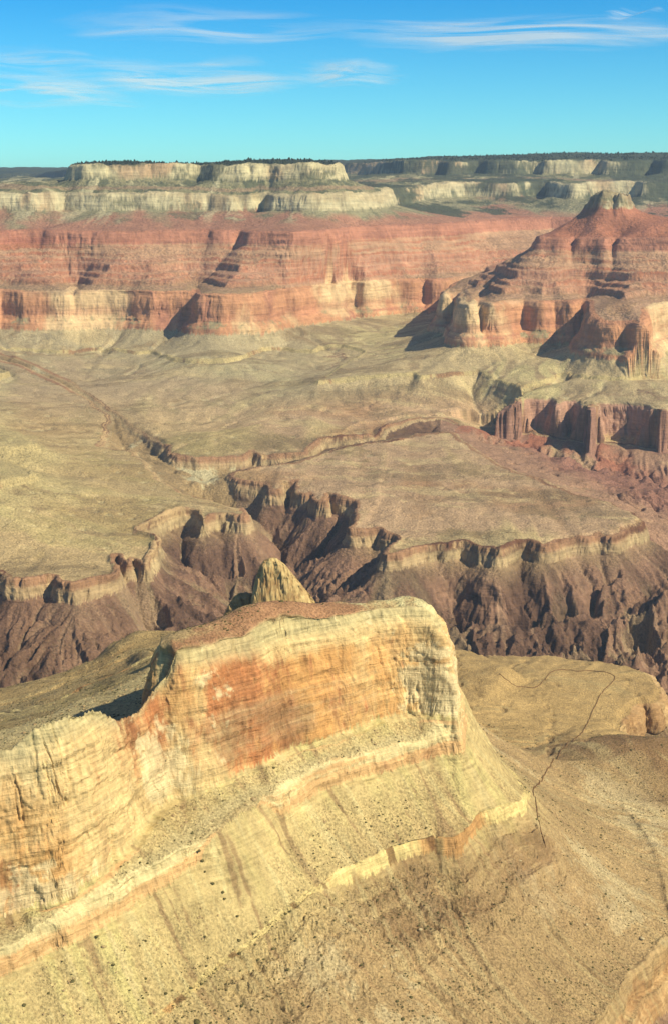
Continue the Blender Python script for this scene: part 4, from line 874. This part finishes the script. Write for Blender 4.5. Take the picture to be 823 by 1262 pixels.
n = 16000; th_ = r.uniform(-.3, .3, n); rr_ = np.exp(r.uniform(math.log(8300), math.log(13500), n)); x = rr_ * np.sin(th_); y = rr_ * np.cos(th_)
I_ = (np.log(rr_) - LR0) / STEP; J_ = (th_ - TH0) / STEP
okk = (bil((Sg > 132).astype(F32), I_, J_) > .9) & (bil((reg >= 7).astype(F32), I_, J_) > .9)
x, y = x[okk], y[okk]; log('trees', len(x))
scatter('forest', x, y, np.exp(r.normal(1.62, .25, len(x))), M_tree, 'dark green forest along the top of the far rim', 2.2)

# cirrus: thin sheets of ice cloud high beyond the rim
def cloud(px0, px1, py0, py1, lab, dens, seed, rot=0.0, alt=8000.0):
    pm = (py0 + py1) / 2
    d0 = alt / math.tan(-(math.atan((py1 - CY) / FPX) + PITCH)); d1 = alt / math.tan(-(math.atan((py0 - CY) / FPX) + PITCH)); dm = (d0 + d1) / 2
    xa = (px0 - CX) / FPX * (dm * cp - alt * sp); xb = (px1 - CX) / FPX * (dm * cp - alt * sp)
    W, Dp = (xb - xa) / 2, (d0 - d1) / 2
    nu, nv = 40, 16; u = np.linspace(-1, 1, nu); v = np.linspace(-1, 1, nv); U, V = np.meshgrid(u, v)
    Zs = 120 * np.sin(U * 5 + seed) + 90 * np.cos(V * 3 + seed)
    vid_ = np.arange(nu * nv).reshape(nv, nu); qs_ = np.stack([vid_[:-1, :-1], vid_[:-1, 1:], vid_[1:, 1:], vid_[1:, :-1]], -1).reshape(-1, 4)
    me = np_mesh('cirrus_cloud', np.stack([U.ravel() * W, V.ravel() * Dp, Zs.ravel()], -1), qs_)
    N = NT_('cirrus_ice'); g = N.n('ShaderNodeTexCoord'); ob_ = g.outputs['Generated']
    mp = N.n('ShaderNodeMapping'); mp.inputs['Location'].default_value = (-1, -1, 0); mp.inputs['Scale'].default_value = (2, 2, 0); N.l(ob_, mp.inputs['Vector'])
    wn = N.n('ShaderNodeTexNoise'); wn.inputs['Scale'].default_value = 1.6; wn.inputs['Detail'].default_value = 3; sh_ = N.n('ShaderNodeVectorMath', operation='ADD'); sh_.inputs[1].default_value = (seed, seed * 2, 0); N.l(mp.outputs[0], sh_.inputs[0]); N.l(sh_.outputs[0], wn.inputs['Vector'])
    sc_ = N.n('ShaderNodeVectorMath', operation='MULTIPLY_ADD'); N.l(wn.outputs['Color'], sc_.inputs[0]); sc_.inputs[1].default_value = (.9, .9, 0); N.l(mp.outputs[0], sc_.inputs[2])
    off_ = N.n('ShaderNodeVectorMath', operation='SUBTRACT'); N.l(sc_.outputs[0], off_.inputs[0]); off_.inputs[1].default_value = (.45, .45, 0)
    ln = N.n('ShaderNodeVectorMath', operation='LENGTH'); N.l(off_.outputs[0], ln.inputs[0])
    fall = maprange(N, ln.outputs['Value'], .95, .1, 0, 1)
    st = N.n('ShaderNodeMapping'); st.inputs['Scale'].default_value = (1.0, 2.0, 1); st.inputs['Location'].default_value = (.3, .7, 0); st.inputs['Rotation'].default_value = (0, 0, rot); N.l(sh_.outputs[0], st.inputs['Vector'])
    f = noise(N, st.outputs[0], 1.2, 6, .55, .5); a = mathn(N, 'MULTIPLY', maprange(N, f, .38, .72, 0, 1), mathn(N, 'MULTIPLY', fall, dens)); a = mathn(N, 'MULTIPLY', mathn(N, 'MINIMUM', a, .8), .68)
    ed = N.n('ShaderNodeSeparateXYZ'); N.l(mp.outputs[0], ed.inputs[0])
    ex = maprange(N, mathn(N, 'ABSOLUTE', ed.outputs[0]), 1, .8, 0, 1); ey = maprange(N, mathn(N, 'ABSOLUTE', ed.outputs[1]), 1, .7, 0, 1)
    a = mathn(N, 'MULTIPLY', a, mathn(N, 'MULTIPLY', ex, ey))
    df = N.n('ShaderNodeBsdfDiffuse'); df.inputs['Color'].default_value = (.85, .88, .88, 1); tl = N.n('ShaderNodeBsdfTranslucent'); tl.inputs['Color'].default_value = (.85, .88, .88, 1)
    m1_ = N.n('ShaderNodeMixShader'); m1_.inputs[0].default_value = .65; N.l(df.outputs[0], m1_.inputs[1]); N.l(tl.outputs[0], m1_.inputs[2])
    tr_ = N.n('ShaderNodeBsdfTransparent'); m2_ = N.n('ShaderNodeMixShader'); N.l(a, m2_.inputs[0]); N.l(tr_.outputs[0], m2_.inputs[1]); N.l(m1_.outputs[0], m2_.inputs[2])
    o_ = N.n('ShaderNodeOutputMaterial'); N.l(m2_.outputs[0], o_.inputs['Surface']); me.materials.append(N.m)
    o = bpy.data.objects.new('cirrus_cloud', me); o.location = ((xa + xb) / 2, dm, ZC + alt); COLL.objects.link(o); tag(o, lab, 'cloud', 'thin white clouds over the rim')
cloud(-90, 190, 84, 134, 'pale flat cloud wisp at the left edge, lower of the two there', 1.6, 1.3)
cloud(60, 400, 66, 122, 'longest bright wispy cloud over the left part of the rim', 2.0, 4.1)
cloud(350, 510, 70, 110, 'small thin cloud streak trailing right of the bright wispy one', 1.4, 7.7)
cloud(-80, 140, 48, 92, 'faint cloud veil at the left edge above the flat wisp', .9, 11.2)
cloud(60, 470, 2, 60, 'broad faint feathery cloud near the top left', 1.0, 15.9)
cloud(380, 900, 14, 66, 'long white cloud band reaching the right edge', 1.8, 19.4)
cloud(740, 815, 6, 26, 'tiny cloud puff above the long band near the right edge', .8, 23.8)
log('done')
